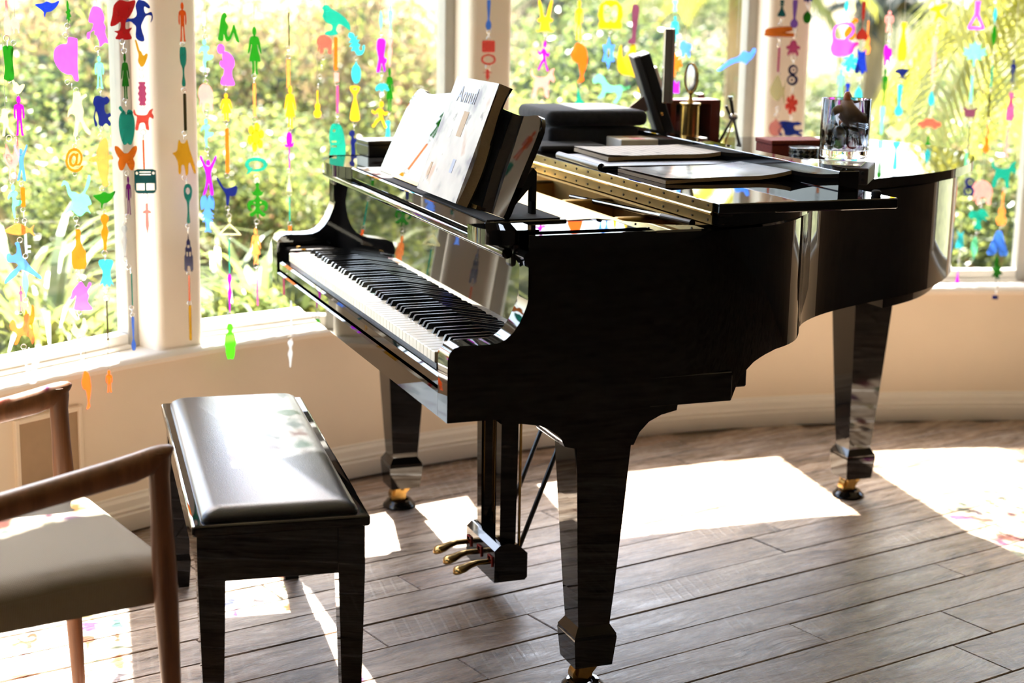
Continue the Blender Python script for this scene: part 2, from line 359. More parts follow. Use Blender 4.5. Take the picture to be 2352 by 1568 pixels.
wall = struct(sweep(MB(), [(RW, 0), (RW, SILL-.03), (RW+WT, SILL-.03), (RW+WT, -.3), (RW, -.3)], -56, 36).put('wall_bay', 'wall_paint', smooth=30))
struct(sweep(MB(), [(RW+.13, .434), (RW-.002, .434), (RW-.012, .439), (RW-.017, .449), (RW-.012, .459), (RW-.002, SILL), (RW+.13, SILL)], -56, 36).put('trim_1', 'white_paint', smooth=40)).__setitem__('label', 'white rounded window sill running round the bay')
struct(sweep(MB(), [(RW+.10, SILL-.035), (RW+.2, SILL-.05), (RW+.2, SILL-.10), (RW+.10, SILL-.10)], -56, 36).put('trim_2', 'white_paint'))
struct(sweep(MB(), [(RW, HEAD), (RW, CEIL), (RW+WT, CEIL), (RW+WT, HEAD)], -90, 90).put('wall_head', 'wall_paint', smooth=30))
struct(sweep(MB(), [(RW, 0), (RW-.019, 0), (RW-.019, .046), (RW-.014, .050), (RW-.017, .058), (RW-.012, .064), (RW-.011, .082), (RW-.004, .090), (RW-.004, .096), (RW, .098)], -56, 36).put('baseboard_bay', 'white_paint', smooth=25))
for a0, a1 in ((-90, -56), (36, 90)):
    struct(sweep(MB(), [(RW, -.3), (RW, HEAD), (RW+WT, HEAD), (RW+WT, -.3)], a0, a1).put('wall_side', 'room_panel', smooth=30))
PIERS = [-56, -40.7, -25.4, -10.1, 5.2, 19.7, 35.0]
for i, c in enumerate(PIERS):
    h = 1.1; k = math.radians(h)*RW
    t = Vector((math.cos(math.radians(c)), -math.sin(math.radians(c)), 0)); nrm = bay(c, 1)-bay(c, 0)
    ctr = bay(c, RW)
    pl = []
    for sx in (-1, 1):
        arc = []
        for q in range(5):
            th = q/4*PI/2; arc.append((sx*(k-.022+.022*math.sin(th)), .022-.022*math.cos(th)))
        pl += arc if sx == 1 else list(reversed(arc))
    pl = pl[:5]+pl[5:]; pl = pl+[(k, WT), (-k, WT)]
    pts = [(ctr+t*a+nrm*b) for a, b in pl]
    struct(MB().prism([(p.x, p.y) for p in pts], SILL-.004, HEAD, 'z').put('wall_pier', 'wall_paint_lit', smooth=50))
for i, (ca, cb) in enumerate(zip(PIERS, PIERS[1:])):
    A = bay(ca, RW+.10); B = bay(cb, RW+.10)
    t = (B-A).normalized(); nrm = Vector((-t.y, t.x, 0)); k = math.radians(1.1)*RW
    A = A+t*k; B = B-t*k; wd = (B-A).length
    fr = bpy.data.objects.new('window_%d' % (i+1), None); COL.objects.link(fr); fr.location = (A.x, A.y, SILL); struct(fr)
    fr.rotation_euler = (0, 0, math.atan2(t.y, t.x)); H = HEAD-SILL; fw = .036
    for nm, b in (('window_stile', (0, fw, 0, .045, 0, H)), ('window_stile', (wd-fw, wd, 0, .045, 0, H)), ('window_rail', (fw, wd-fw, 0, .045, 0, .040)), ('window_rail', (fw, wd-fw, 0, .045, H-.05, H))):
        MB().box(*b, .004, 2).put(nm, 'white_paint' if nm == 'window_rail' else 'frame_grey', fr)
    MB().box(fw-.004, wd-fw+.004, .018, .023, .036, H-.045).put('window_pane', 'pane', fr)
    MB().box(fw, wd-fw, -.012, 0, 0, .012, .004, 2).put('window_bead', 'white_paint', fr)
struct(MB().prism([(p.x, p.y) for p in [bay(a, RW+WT) for a in range(-90, 91, 3)]]+[(5.44, -5.7), (-2.61, -5.7)], CEIL, CEIL+.1, 'z').put('ceiling', 'ceiling_paint'))
struct(MB().box(-2.61, -2.451, -5.7, -1.99, -.1, CEIL).put('wall_left', 'room_panel'))
struct(MB().box(5.281, 5.44, -5.7, -1.99, -.1, CEIL).put('wall_right', 'room_panel'))
struct(MB().box(-2.61, 5.44, -5.7, -5.55, -.1, CEIL).put('wall_back', 'room_panel'))
# small painted access panel on the wall behind the armchair
pc = on_bay(98, 1035, RW); ang = math.degrees(math.atan2(pc.x-CC.x, pc.y-CC.y))
vp = thing('access_panel', 'taupe access panel with pale frame low on the bay wall behind the armchair', 'panel', bay(ang, RW-.001, .15), -math.radians(ang))
fm = MB()
for b in ((-.085, -.073, .0, .215), (.105, .117, 0, .215), (-.073, .105, .203, .215), (-.073, .105, 0, .012)): fm.box(b[0], b[1], -.012, .02, b[2], b[3], .002, 1)
fm.put('panel_frame', 'wall_paint', vp); MB().box(-.074, .106, -.005, .012, .01, .205).put('panel_door', 'vent_paint', vp)

# ================================================================== GRAND PIANO
W = 1.48; HT = .971
PN = thing('grand_piano', 'glossy black grand piano with folded lid standing in the bay window', 'piano')
def part(mb, name, m, parent=PN, smooth=None, label=None):
    o = mb.put(name, m, parent, smooth)
    if label: o['label'] = label
    return o
# plan outline of the case, treble front -> round the tail -> bass front
ctrl = [(.158, 0), (.40, 0), (.56, .004), (.66, .026), (.74, .066), (.81, .125), (.865, .20), (.92, .285), (1.0, .362), (1.10, .425), (1.24, .492), (1.38, .552), (1.495, .622), (1.593, .708), (1.688, .812), (1.760, .915), (1.802, 1.025), (1.812, 1.13), (1.79, 1.24), (1.735, 1.345), (1.65, 1.425), (1.52, 1.468), (1.38, 1.48), (1.0, 1.48), (.6, 1.48), (.158, 1.48)]
path = [Vector((p.x, p.y)) for p in catmull([(a, b, 0) for a, b in ctrl], 5, closed=False)]
for p in path: p.x = max(p.x, .158); p.y = min(max(p.y, 0), W)
def offset(P, d):
    out = []
    for i, p in enumerate(P):
        t = (P[min(i+1, len(P)-1)]-P[max(i-1, 0)]).normalized(); out.append(p+Vector((-t.y, t.x))*d)
    return out
def zbot(x, y):
    if .5 < y < W-.01: return .70
    tab = [(.0, .624), (.622, .624), (.623, .666), (.635, .673), (.65, .686), (.665, .6945), (.69, .702), (.728, .708), (.80, .706), (.9, .702), (1.0, .70), (3, .70)]
    for (a, b), (c, d) in zip(tab, tab[1:]):
        if x <= c: return b+(d-b)*(x-a)/(c-a)
    return .70
dense = []
for a, b in zip(path, path[1:]):
    n = max(1, int((b-a).length/.012)) if a.x < .85 and (a.y < .3 or a.y > 1.4) else 1
    for q in range(n): dense.append(a+(b-a)*q/n)
dense.append(path[-1])
inn = offset(dense, .048)
mb = MB(); rings = []
for p, q in zip(dense, inn):
    zb = zbot(p.x, p.y); e = .004; d = (q-p).normalized()
    pa = p+d*e
    rings.append([(p.x, p.y, zb), (p.x, p.y, HT-e), (pa.x, pa.y, HT), (q.x, q.y, HT), (q.x, q.y, zb)])
mb.loft(rings); part(mb, 'rim', 'lacquer', smooth=35)
# bottom of the case (inner rim, beams)
ip = offset(path, .05)
part(MB().prism([(p.x, p.y) for p in ip if p.x > .30], .70, .715, 'z'), 'soundboard', 'satin_black')
for a, b in (((.66, .16), (.98, .46)), ((.66, .5), (1.70, 1.05)), ((.66, .95), (1.70, 1.2)), ((.66, 1.38), (1.5, 1.38))):
    d = Vector((b[0]-a[0], b[1]-a[1])); L_ = d.length
    part(MB().box(0, L_, -.03, .03, .655, .70, .003, 1, Matrix.Translation((a[0], a[1], 0)) @ Matrix.Rotation(math.atan2(d.y, d.x), 4, 'Z')), 'case_brace', 'satin_black')
part(MB().box(.60, .66, .05, 1.43, .635, .72, .003, 1), 'belly_rail', 'satin_black')
part(MB().prism([(p.x, p.y) for p in offset(path, .034) if p.x > 1.30 and p.y < 1.36]+[(1.5, 1.3), (1.3, 1.0)], .668, .70, 'z'), 'tail_plate', 'lacquer', smooth=30)
# key bed, key slip, arms
part(MB().box(.004, .60, .0, W, .622, .682, .002, 1), 'keybed', 'lacquer')
part(MB().prism([(.0, .622), (.0, .668), (.004, .672), (.004, .696), (.008, .702), (.026, .702), (.026, .622)], .056, W-.056, 'y'), 'key_slip', 'lacquer')
arm = [(0, .622), (0, .742), (.004, .756), (.012, .765), (.026, .769), (.075, .768), (.098, .7695), (.115, .776), (.13, .789), (.143, .808), (.155, .836), (.162, .865), (.164, .889), (.160, .908), (.150, .922), (.147, .930), (.150, .936), (.158, .940), (.158, HT), (.42, HT), (.42, .622)]
ar = [Vector(p) for p in arm]
for y0, y1 in ((-.0006, .055), (W-.055, W+.0006)):
    part(MB().prism([(p.x, p.y) for p in ar], y0, y1, 'y'), 'arm', 'lacquer', smooth=40)
for y0, y1 in ((.055, .1245), (W-.1245, W-.055)):
    part(MB().box(.020, .150, y0, y1, .68, .739, .006, 2), 'key_block', 'lacquer')
    part(MB().cyl((.05, (y0+y1)/2, .739), (.05, (y0+y1)/2, .742), .006), 'block_screw', 'brass')
# keys
KP = 1.225/52; K0 = (W-1.225)/2
wk = MB().box(.0167, .165, -KP/2+.0005, KP/2-.0005, .7095, .7306, .0012, 2).mesh('white_key'); wk.materials.append(MAT['key_white'])
bkm = MB(); bkm.loft([[(.066, -.0055, .7306), (.066, .0055, .7306), (.168, .0055, .7306), (.168, -.0055, .7306)], [(.072, -.0045, .7415), (.072, .0045, .7415), (.168, .0047, .7415), (.168, -.0047, .7415)], [(.075, -.0035, .7425), (.075, .0035, .7425), (.168, .0037, .7425), (.168, -.0037, .7425)]])
bk = bkm.mesh('black_key'); bk.materials.append(MAT['key_black'])
part(MB().box(.02, .15, K0-.002, W-K0+.002, .683, .708), 'key_frame', 'satin_black')
BASS = W-K0                                        # lowest note lies at the far (bass) end
for i in range(52):
    link('white_key', wk, None, PN, (0, BASS-KP*(i+.5), 0))
    if 'ABCDEFG'[i % 7] in 'ACDFG' and i < 51:
        off = {'A': .0, 'C': -.003, 'D': .003, 'F': -.0035, 'G': 0}['ABCDEFG'[i % 7]]
        link('black_key', bk, None, PN, (0, BASS-KP*(i+1)-off, 0))
part(MB().box(.160, .164, K0, W-K0, .7306, .736), 'nameboard_felt', 'felt_black')
part(MB().prism([(.164, .735), (.181, .930), (.20, .930), (.184, .735)], .0545, W-.0545, 'y'), 'fallboard', 'lacquer')
rail = [(.136+.011*math.cos(t), .930+.011*math.sin(t)) for t in [k*PI/6 for k in range(12)]]
part(MB().prism(rail, .056, W-.056, 'y'), 'fallboard_rail', 'lacquer', smooth=50)
part(MB().box(.15, .20, .056, W-.056, .931, .944), 'rail_back', 'satin_black')
# music shelf with its cheek caps and slides
part(MB().box(.127, .30, .157, 1.139, .949, .9755, .003, 2), 'music_shelf', 'lacquer')
part(MB().box(.135, .29, .17, 1.12, .9755, .9775), 'shelf_felt', 'felt_black')
for s in (0, 1):
    if s:
        q = [on_z(x, y, .9735) for x, y in ((744, 369), (750, 373.5), (766, 379), (786, 382), (807, 384.5))]
        pts = [(p.x, p.y) for p in catmull([(p.x, p.y, 0) for p in q], 4, closed=False)]+[(.36, 1.139), (.36, 1.425), (.158, 1.425)]
    else:
        pts = [(.135, .058), (.112, .068), (.098, .085), (.092, .108), (.091, .157)]
        pts = [(p.x, p.y) for p in catmull([(a, b, 0) for a, b in pts], 4, closed=False)]+[(.20, .157), (.20, .055), (.16, .055)]
    part(MB().prism(pts, .944, .9735, 'z'), 'shelf_cheek', 'lacquer', smooth=40)
    y = .075 if not s else W-.075
    part(MB().box(.142, .157, y-.016, y+.016, .936, .955, .003, 1).box(.142, .157, y-.02, y+.012, .902, .928, .008, 2), 'desk_slide_stop', 'satin_black')
# iron plate, strings, dampers, action seen between desk and lid
part(MB().prism([(p.x, p.y) for p in offset(path, .052) if p.x > .43], .888, .896, 'z'), 'iron_plate', 'gold_plate')
part(MB().prism([(.425, .885), (.470, .944), (.480, .949), (.492, .946), (.496, .936), (.455, .885)], .06, 1.42, 'y'), 'plate_flange', 'gold_plate', smooth=40)
part(MB().box(.60, .62, .10, 1.42, .89, .958, .006, 2), 'plate_web', 'gold_plate')
for y, xe in ((.33, .80), (.62, 1.30), (.98, 1.55), (1.25, 1.55)): part(MB().box(.48, xe, y-.014, y+.014, .894, .950, .006, 2), 'plate_strut', 'gold_plate')
part(MB().prism([(.158, .046), (.19, .15), (.372, .188), (.40, .16), (.47, .075), (.545, .046)], .93, .9708, 'z'), 'stretcher_block', 'lacquer')
part(MB().box(.31, .42, .10, W-.06, .862, .890), 'pin_block', 'satin_black')
sm = MB()
for k in range(60):
    y = .09+k*(W-.18)/59; sm.cyl((.43, y, .905), (.56+.55*min(1, y/.7), min(y+.08, 1.4), .905), .0012, seg=5)
o = part(sm, 'piano_strings', 'steel'); o['kind'] = 'stuff'
pm = MB()
for k in range(60):
    y = .13+k*(W-.22)/59
    for q in range(3): pm.cyl((.35+q*.014, y+q*.004, .888), (.35+q*.014, y+q*.004, .912), .003, seg=6)
o = part(pm, 'tuning_pins', 'steel'); o['kind'] = 'stuff'
part(MB().tube([on_y(1312, 452, .75), on_y(1400, 470, .52), on_y(1521, 497, .22)], .0065, 10), 'lid_prop', 'lacquer', smooth=40)
part(MB().cyl(on_y(1521, 497, .22), on_y(1590, 512, .10), .007), 'prop_socket', 'dark_metal')
# lid: main leaf, folded front leaf, front moulding standing up, long brass hinge
HX = .546
lp = [p for p in [a-(b-a).normalized()*(.012+.026*max(0, min(1, (a.x-1.25)/.4))) for a, b in zip(path, offset(path, .05))] if p.x > HX]
lp = [Vector((HX, -.012))]+lp+[Vector((HX, W+.012))]
lb = MB(); lb.prism([(p.x, p.y) for p in lp], .9755, .9985, 'z')
bmesh.ops.bevel(lb.bm, geom=[e for e in lb.bm.edges if abs(e.verts[0].co.z-e.verts[1].co.z) < 1e-6], offset=.005, segments=2, affect='EDGES')
part(lb, 'lid', 'lacquer', smooth=35)
FZ0, FZ1 = .9995, 1.0205
part(MB().box(HX, .952, -.012, W+.012, FZ0, FZ1, .003, 2), 'lid_front_leaf', 'lacquer')
part(MB().box(.888, .936, .112, W-.09, FZ1, 1.062, .002, 2), 'lid_moulding', 'lacquer')
hg = part(MB().box(HX-.0022, HX+.0005, .012, W-.012, FZ0+.003, FZ1-.001), 'hinge', 'brass_hinge', label='long brass piano hinge')
link('hinge_leaf', MB().box(HX-.0022, HX+.0005, .012, W-.012, .977, .9965).mesh('hinge_leaf'), 'brass_hinge', hg)
link('hinge_knuckle', MB().cyl((HX-.003, .012, .9985), (HX-.003, W-.012, .9985), .0036, seg=10).mesh('hinge_knuckle', 40), 'brass_hinge', hg)
sc_ = MB().cyl((-.0012, 0, 0), (.001, 0, 0), .0026, seg=8).mesh('hinge_screw'); sc_.materials.append(MAT['dark_metal'])
for k in range(22):
    for z in (.9845, 1.0125): link('hinge_screw', sc_, None, hg, (HX-.0024, .03+k*.066, z))
pb = on_z(2012, 450, FZ1)
part(MB().lathe([(.009, 0), (.010, .002), (.010, .009), (.007, .012)], 14, (pb.x, pb.y, FZ1)), 'lid_bumper', 'felt_black')
# legs
def leg(name, x, y):
    g = bpy.data.objects.new(name, None); COL.objects.link(g); g.parent = PN; g.location = (x, y, 0)
    def sq(h, z): return [(-h, -h, z), (h, -h, z), (h, h, z), (-h, h, z)]
    link('leg_shaft', MB().loft([sq(.062, .60), sq(.059, .545), sq(.052, .42), sq(.040, .22), sq(.035, .15)]).mesh('leg_shaft'), 'lacquer', g)
    link('leg_block', MB().loft([sq(.035, .15), sq(.046, .132), sq(.046, .128), sq(.047, .124), sq(.041, .062)]).mesh('leg_block'), 'lacquer', g)
    fk = MB().lathe([(.026, 0), (.026, .008), (.018, .012)], 16, (0, 0, .052))
    for s in (-1, 1): fk.loft([[(.022, s*.018-.004, .06), (.022, s*.018+.004, .06), (-.022, s*.018+.004, .06), (-.022, s*.018-.004, .06)], [(-.004, s*.018-.004, .028), (-.004, s*.018+.004, .028), (-.026, s*.018+.004, .034), (-.026, s*.018-.004, .034)]])
    link('caster_fork', fk.mesh('caster_fork'), 'brass', g)
    link('caster_wheel', MB().cyl((-.012, -.013, .034), (-.012, .013, .034), .022, seg=24).mesh('caster_wheel', 40), 'brass', g)
    return g
LEGS = [('leg', .345, .105), ('leg', .335, 1.385), ('leg', 1.597, 1.085)]
for nm, x, y in LEGS: leg(nm, x, y)
LG = ['black caster cup under the near treble leg of the piano', 'black caster cup under the bass leg of the piano near the wall', 'black caster cup under the tail leg of the piano']
for (nm, x, y), lb_ in zip(LEGS, LG):
    c = MB().lathe([(.042, 0), (.046, .004), (.044, .010), (.038, .014), (.034, .020), (.026, .0205), (.024, .0125), (.006, .012)], 32).put('caster_cup', 'lacquer', smooth=40, loc=(x-.006, y, 0)); tag(c, lb_, 'caster cup', 'caster cups under the piano')
# leg plates with coved brackets, both front legs
cov = [(.117, .622), (.119, .604), (.16, .6015), (.198, .595), (.225, .583), (.243, .566), (.252, .548), (.285, .540), (.40, .540), (.412, .565), (.432, .585), (.458, .597), (.492, .604), (.495, .622)]
for y in (.105, 1.375): part(MB().prism(cov, y-.078, y+.07, 'y'), 'leg_bracket', 'lacquer', smooth=30)
part(MB().prism([(1.50, .672), (1.505, .655), (1.53, .636), (1.538, .60), (1.66, .60), (1.668, .636), (1.69, .655), (1.70, .672)], 1.03, 1.15, 'y'), 'tail_leg_bracket', 'lacquer', smooth=30)
# pedal lyre
LY = .705
lyb = bpy.data.objects.new('pedal_lyre', None); COL.objects.link(lyb); lyb.parent = PN
def lpart(mb, name, m, smooth=None): return link(name, mb.mesh(name, smooth), m, lyb)
lpart(MB().prism([(.325, .052), (.325, .130), (.338, .142), (.36, .146), (.385, .140), (.408, .118), (.408, .058), (.402, .052)], LY-.10, LY+.10, 'y'), 'pedal_box', 'lacquer', 30)
lpart(MB().box(.32, .42, LY-.11, LY+.11, .60, .622, .004, 2), 'lyre_block', 'lacquer')
for s in (-1, 1):
    lpart(MB().loft([[(.345, LY+s*.065-.014, .14), (.385, LY+s*.065-.014, .14), (.385, LY+s*.065+.014, .14), (.345, LY+s*.065+.014, .14)], [(.342, LY+s*.07-.017, .605), (.386, LY+s*.07-.017, .605), (.386, LY+s*.07+.017, .605), (.342, LY+s*.07+.017, .605)]]), 'lyre_post', 'lacquer')
    lpart(MB().cyl((.402, LY+s*.06, .12), (.60, LY+s*.06, .62), .006, seg=10), 'lyre_brace', 'satin_black')
for k, dy_ in enumerate((-.075, 0, .075)):
    lpart(MB().cyl((.395, LY+dy_, .13), (.395, LY+dy_, .615), .0035, seg=8), 'pedal_rod', 'brass')
    pts = [(.40, .0, .098), (.33, 0, .098), (.29, 0, .098), (.272, 0, .094), (.258, 0, .088), (.245, 0, .085), (.236, 0, .082), (.232, 0, .079)]
    hw = [.010, .010, .011, .015, .019, .020, .015, .004]; th = [.006, .006, .006, .007, .008, .009, .008, .003]
    rings = []
    for (x, _, z), w_, t_ in zip(pts, hw, th):
        rings.append([(x, LY+dy_+w_*math.cos(a), z+t_*math.sin(a)) for a in [2*PI*q/12 for q in range(12)]])
    lpart(MB().loft(rings), 'pedal', 'brass', 50)
    f = MB()
    for b in ((-.014, -.012, .088, .112), (.012, .014, .088, .112), (-.014, .014, .110, .112)): f.box(.3215, .3255, LY+dy_+b[0], LY+dy_+b[1], b[2], b[3])
    lpart(f, 'pedal_felt', 'red_felt')
# music desk leaning on the shelf
DK = bpy.data.objects.new('music_desk', None); COL.objects.link(DK); DK.parent = PN; DK.location = (.168, 0, .9775); LEAN = .335
DK.rotation_euler = (0, LEAN, 0)
dkp = [(.168, 0), (.160, .05), (.152, .10), (.143, .15), (.140, .185), (.147, .203), (.165, .212), (.19, .212), (.225, .207), (.28, .206), (.36, .211), (.46, .220), (.58, .226), (.68, .224), (.77, .216), (.83, .210), (.87, .210), (.90, .215), (.925, .217), (.95, .210), (.968, .196), (.985, .165), (1.0, .12), (1.018, .06), (1.033, 0)]
dkp = [dkp[0]]+[(p.x, p.y) for p in catmull([(a, b, 0) for a, b in dkp], 3, closed=False)][1:]
dm = MB().prism(dkp, 0, .013, 'x')
bmesh.ops.bevel(dm.bm, geom=[e for e in dm.bm.edges if abs(e.verts[0].co.x-e.verts[1].co.x) < 1e-6], offset=.003, segments=2, affect='EDGES')
link('desk_panel', dm.mesh('desk_panel', 40), 'lacquer', DK)
link('desk_ledge', MB().box(-.010, .002, .30, .90, .0, .008).mesh('desk_ledge'), 'brass', DK)
for y in (.24, .92):
    part(MB().prism([(.176, .9775), (.255, 1.07), (.262, 1.062), (.262, .9775), (.252, .9775), (.252, 1.035), (.20, .9775)], y-.010, y+.010, 'y'), 'desk_prop', 'lacquer')

# ================================================================== BENCH
BZ = .445
BN = thing('piano_bench', 'black piano bench with padded leather top in front of the keyboard', 'bench', (-.258, .513, 0), -math.radians(5.56))
bw2, bl2 = .1665, .4645
MB().box(-bw2, bw2, -bl2, bl2, BZ-.022, BZ, .006, 3).put('seat_frame', 'lacquer', BN)
cu = MB(); rings = []
for z, ins in ((BZ-.004, .020), (BZ+.004, .019), (BZ+.012, .024), (BZ+.019, .034), (BZ+.023, .048)):
    ring = []
    for sx, sy in ((1, 1), (-1, 1), (-1, -1), (1, -1)):
        r = .012+ins*.2; cx, cy = sx*(bw2-ins-r), sy*(bl2-ins-r); a0 = {(1, 1): 0, (-1, 1): 90, (-1, -1): 180, (1, -1): 270}[(sx, sy)]
        for q in range(5): a = math.radians(a0+q*22.5); ring.append((cx+r*math.cos(a), cy+r*math.sin(a), z))
    rings.append(ring)
cu.loft(rings); cu.put('cushion', 'leather', BN, smooth=60)
for s in (-1, 1):
    MB().box(s*(bw2-.022)-.009, s*(bw2-.022)+.009, -bl2+.05, bl2-.05, BZ-.115, BZ-.022, .002, 1).put('apron', 'lacquer', BN)
    MB().box(-bw2+.045, bw2-.045, s*(bl2-.022)-.009, s*(bl2-.022)+.009, BZ-.115, BZ-.022, .002, 1).put('apron', 'lacquer', BN)
    for t in (-1, 1):
        x, y = s*(bw2-.035), t*(bl2-.035)
        def sq(h, z): return [(x-h, y-h, z), (x+h, y-h, z), (x+h, y+h, z), (x-h, y+h, z)]
        MB().loft([sq(.0255, BZ-.022), sq(.0255, BZ-.115), sq(.019, .085), sq(.0215, .07), sq(.0165, 0)]).put('leg', 'lacquer', BN)

# ================================================================== ARMCHAIR
P0 = Vector((-.538, -.129, 0)); P1 = Vector((-.652, .372, 0)); fs = (P1-P0).normalized(); ff = Vector((fs.y, -fs.x, 0))
AC = thing('armchair', 'walnut armchair with taupe woven seat beside the piano bench', 'chair', (P0+P1)/2, math.atan2(ff.y, ff.x))
hw_ = (P1-P0).length/2                          # local x = forward, y = towards the far arm
def ell(c, a, b, ax, ay, n=14): return [Vector(c)+Vector(ax)*(a*math.cos(2*PI*k/n))+Vector(ay)*(b*math.sin(2*PI*k/n)) for k in range(n)]
for s in (-1, 1):
    y = s*hw_
    fl = MB()
    sec = [(0, .012, .012), (.10, .014, .014), (.25, .0175, .017), (.38, .021, .020), (.46, .021, .019), (.55, .018, .0165), (.61, .018, .0165), (.635, .022, .018), (.652, .021, .018)]
    fl.loft([ell((-.018+.02*(1-z/.65), y, z), a, b, (1, 0, 0), (0, 1, 0)) for z, a, b in sec]); fl.put('front_leg', 'walnut', AC, smooth=60)
    am = MB(); prof = []
    for k, (x, z, wy, wz) in enumerate([(.010, .654, .004, .003), (.004, .652, .012, .009), (-.010, .646, .018, .016), (-.03, .637, .0205, .023), (-.06, .629, .021, .025), (-.10, .623, .021, .024), (-.20, .609, .0225, .023), (-.30, .595, .024, .0225), (-.40, .585, .024, .022), (-.48, .582, .02, .02), (-.52, .582, .014, .014)]):
        prof.append(ell((x, y, z), wy, wz, (0, 1, 0), (0, 0, 1)))
    am.loft(prof); am.put('armrest', 'walnut', AC, smooth=60)
    bl_ = MB().loft([ell((-.50-.05*(z < .3)-.10*max(0, (z-.45)), y*.92, z), a, a, (1, 0, 0), (0, 1, 0), 10) for z, a in ((0, .012), (.2, .016), (.42, .02), (.60, .018), (.78, .014))]); bl_.put('back_leg', 'walnut', AC, smooth=60)
    MB().box(-.46, -.03, y*.78-.009, y*.78+.009, .376, .405, .004, 2).put('side_rail', 'walnut', AC)
MB().box(-.035, -.015, -hw_+.04, hw_-.04, .378, .40, .004, 2).put('front_rail', 'walnut', AC)
st = MB(); rings = []
for x, zt, hw2 in ((.004, .394, .2), (.016, .404, .225), (.022, .420, .235), (.016, .437, .236), (0, .446, .236), (-.06, .452, .236), (-.15, .453, .236), (-.3, .446, .236), (-.46, .432, .236), (-.475, .42, .23)):
    rg = []
    zb = .376
    for k in range(14):
        t = k/13; yy = -hw2+2*hw2*t; e = min(1, (1-abs(2*t-1))*7); rg.append((x, yy, zt-.022*(1-math.sqrt(1-(1-e)**2))))
    for k in range(14):
        t = 1-k/13; rg.append((x, -hw2+2*hw2*t, zb+.010*(x > .01)))
    rings.append(rg)
st.loft(rings); st.put('seat', 'fabric', AC, smooth=60)
MB().box(-.575, -.545, -.20, .20, .56, .78, .012, 3).put('backrest', 'fabric', AC)

# ================================================================== THINGS ON THE PIANO
LZ = .9985; FT = FZ1
def flat_mat(name, build):
    m, nt, p = new_mat(name); build(nt, p); MAT[name] = m
def cover_build(nt, p):        # worn songbook cover: pale ground, faded picture blots, thin stripes
    tc = N(nt, 'ShaderNodeTexCoord')
    n1 = N(nt, 'ShaderNodeTexNoise', i_Scale=9.0, i_Detail=3.0); L(nt, tc.outputs['Object'], n1.inputs['Vector'])
    base = ramp(nt, n1.outputs[0], [(.36, srgb(104, 98, 108)), (.44, srgb(168, 164, 160)), (.60, srgb(186, 182, 176)), (.68, srgb(170, 136, 112))])
    n2 = N(nt, 'ShaderNodeTexNoise', i_Scale=26.0, i_Detail=4.0); L(nt, tc.outputs['Object'], n2.inputs['Vector'])
    dk = ramp(nt, n2.outputs[0], [(.29, srgb(96, 84, 80)), (.35, (1, 1, 1))])
    mm = N(nt, 'ShaderNodeMix', data_type='RGBA', blend_type='MULTIPLY'); mm.inputs[0].default_value = .7; L(nt, base, mm.inputs[6]); L(nt, dk, mm.inputs[7])
    L(nt, mm.outputs[2], p.inputs['Base Color']); p.inputs['Roughness'].default_value = .4
flat_mat('songbook_cover', cover_build)
def mag_build(nt, p):
    tc = N(nt, 'ShaderNodeTexCoord'); n1 = N(nt, 'ShaderNodeTexNoise', i_Scale=11.0, i_Detail=4.0); L(nt, tc.outputs['Object'], n1.inputs['Vector'])
    L(nt, ramp(nt, n1.outputs[0], [(.36, srgb(92, 86, 84)), (.46, srgb(160, 154, 150)), (.7, srgb(182, 178, 174))]), p.inputs['Base Color'])
    p.inputs['Roughness'].default_value = .16
flat_mat('magazine_cover', mag_build)
def page_build(nt, p):         # printed staves
    tc = N(nt, 'ShaderNodeTexCoord'); wv = N(nt, 'ShaderNodeTexWave', i_Scale=16.0); wv.bands_direction = 'X'; L(nt, tc.outputs['Object'], wv.inputs[0])
    n2 = N(nt, 'ShaderNodeTexNoise', i_Scale=30.0); L(nt, tc.outputs['Object'], n2.inputs['Vector'])
    a = ramp(nt, wv.outputs['Fac'], [(.0, srgb(140, 134, 126)), (.12, srgb(184, 177, 166))])
    b = ramp(nt, n2.outputs[0], [(.33, srgb(150, 146, 140)), (.40, (1, 1, 1))])
    mm = N(nt, 'ShaderNodeMix', data_type='RGBA', blend_type='MULTIPLY'); mm.inputs[0].default_value = .5; L(nt, a, mm.inputs[6]); L(nt, b, mm.inputs[7])
    L(nt, mm.outputs[2], p.inputs['Base Color']); p.inputs['Roughness'].default_value = .7
flat_mat('music_page', page_build)
# ---- songbook on the desk
SB = thing('songbook', 'worn cream songbook standing on the music desk', 'book', (.155, .0, .9785)); SB.rotation_euler = (0, .36, 0)
y0, y1, bh = .335, .60, .258
def wavy(x0, x1, name, m):
    g = MB(); rings = []
    for k in range(13):
        t = k/12; z = bh*t; b_ = .004*math.sin(t*5)+.012*max(0, t-.75)**2*8
        rings.append([(x0, y0, z), (x0, y1, z), (x1, y1, z), (x1+b_, y0-.004*math.sin(t*6), z)])
    g.loft(rings); return g.put(name, m, SB)
wavy(-.030, -.0265, 'front_cover', 'songbook_cover'); wavy(-.0262, -.004, 'pages', 'paper_edge'); wavy(-.0038, 0, 'back_cover', 'satin_black')
mat('lavender_print', srgb(150, 158, 182), .5)
tx = bpy.data.curves.new('title', 'FONT'); tx.body = 'Annul'; tx.size = .05; tx.align_x = 'LEFT'; tx.extrude = .0003
to = link('cover_title', bpy.data.meshes.new_from_object(bpy.data.objects.new('tmp_text', tx)), 'lavender_print', SB, (-.0304, y1-.05, .205)); to.rotation_euler = (PI/2, 0, -PI/2)
for (ya, za, ww, hh, mm_) in ((.52, .135, .02, .018, 'steel'), (.43, .07, .018, .03, 'lavender_print'), (.56, .05, .012, .03, 'vent_paint'), (.46, .16, .03, .055, 'vent_paint')):
    if mm_ not in MAT: mat(mm_, srgb(150, 150, 175), .5)
    MB().box(-.0304, -.0300, ya-ww/2, ya+ww/2, za-hh/2, za+hh/2).put('cover_print', mm_, SB)
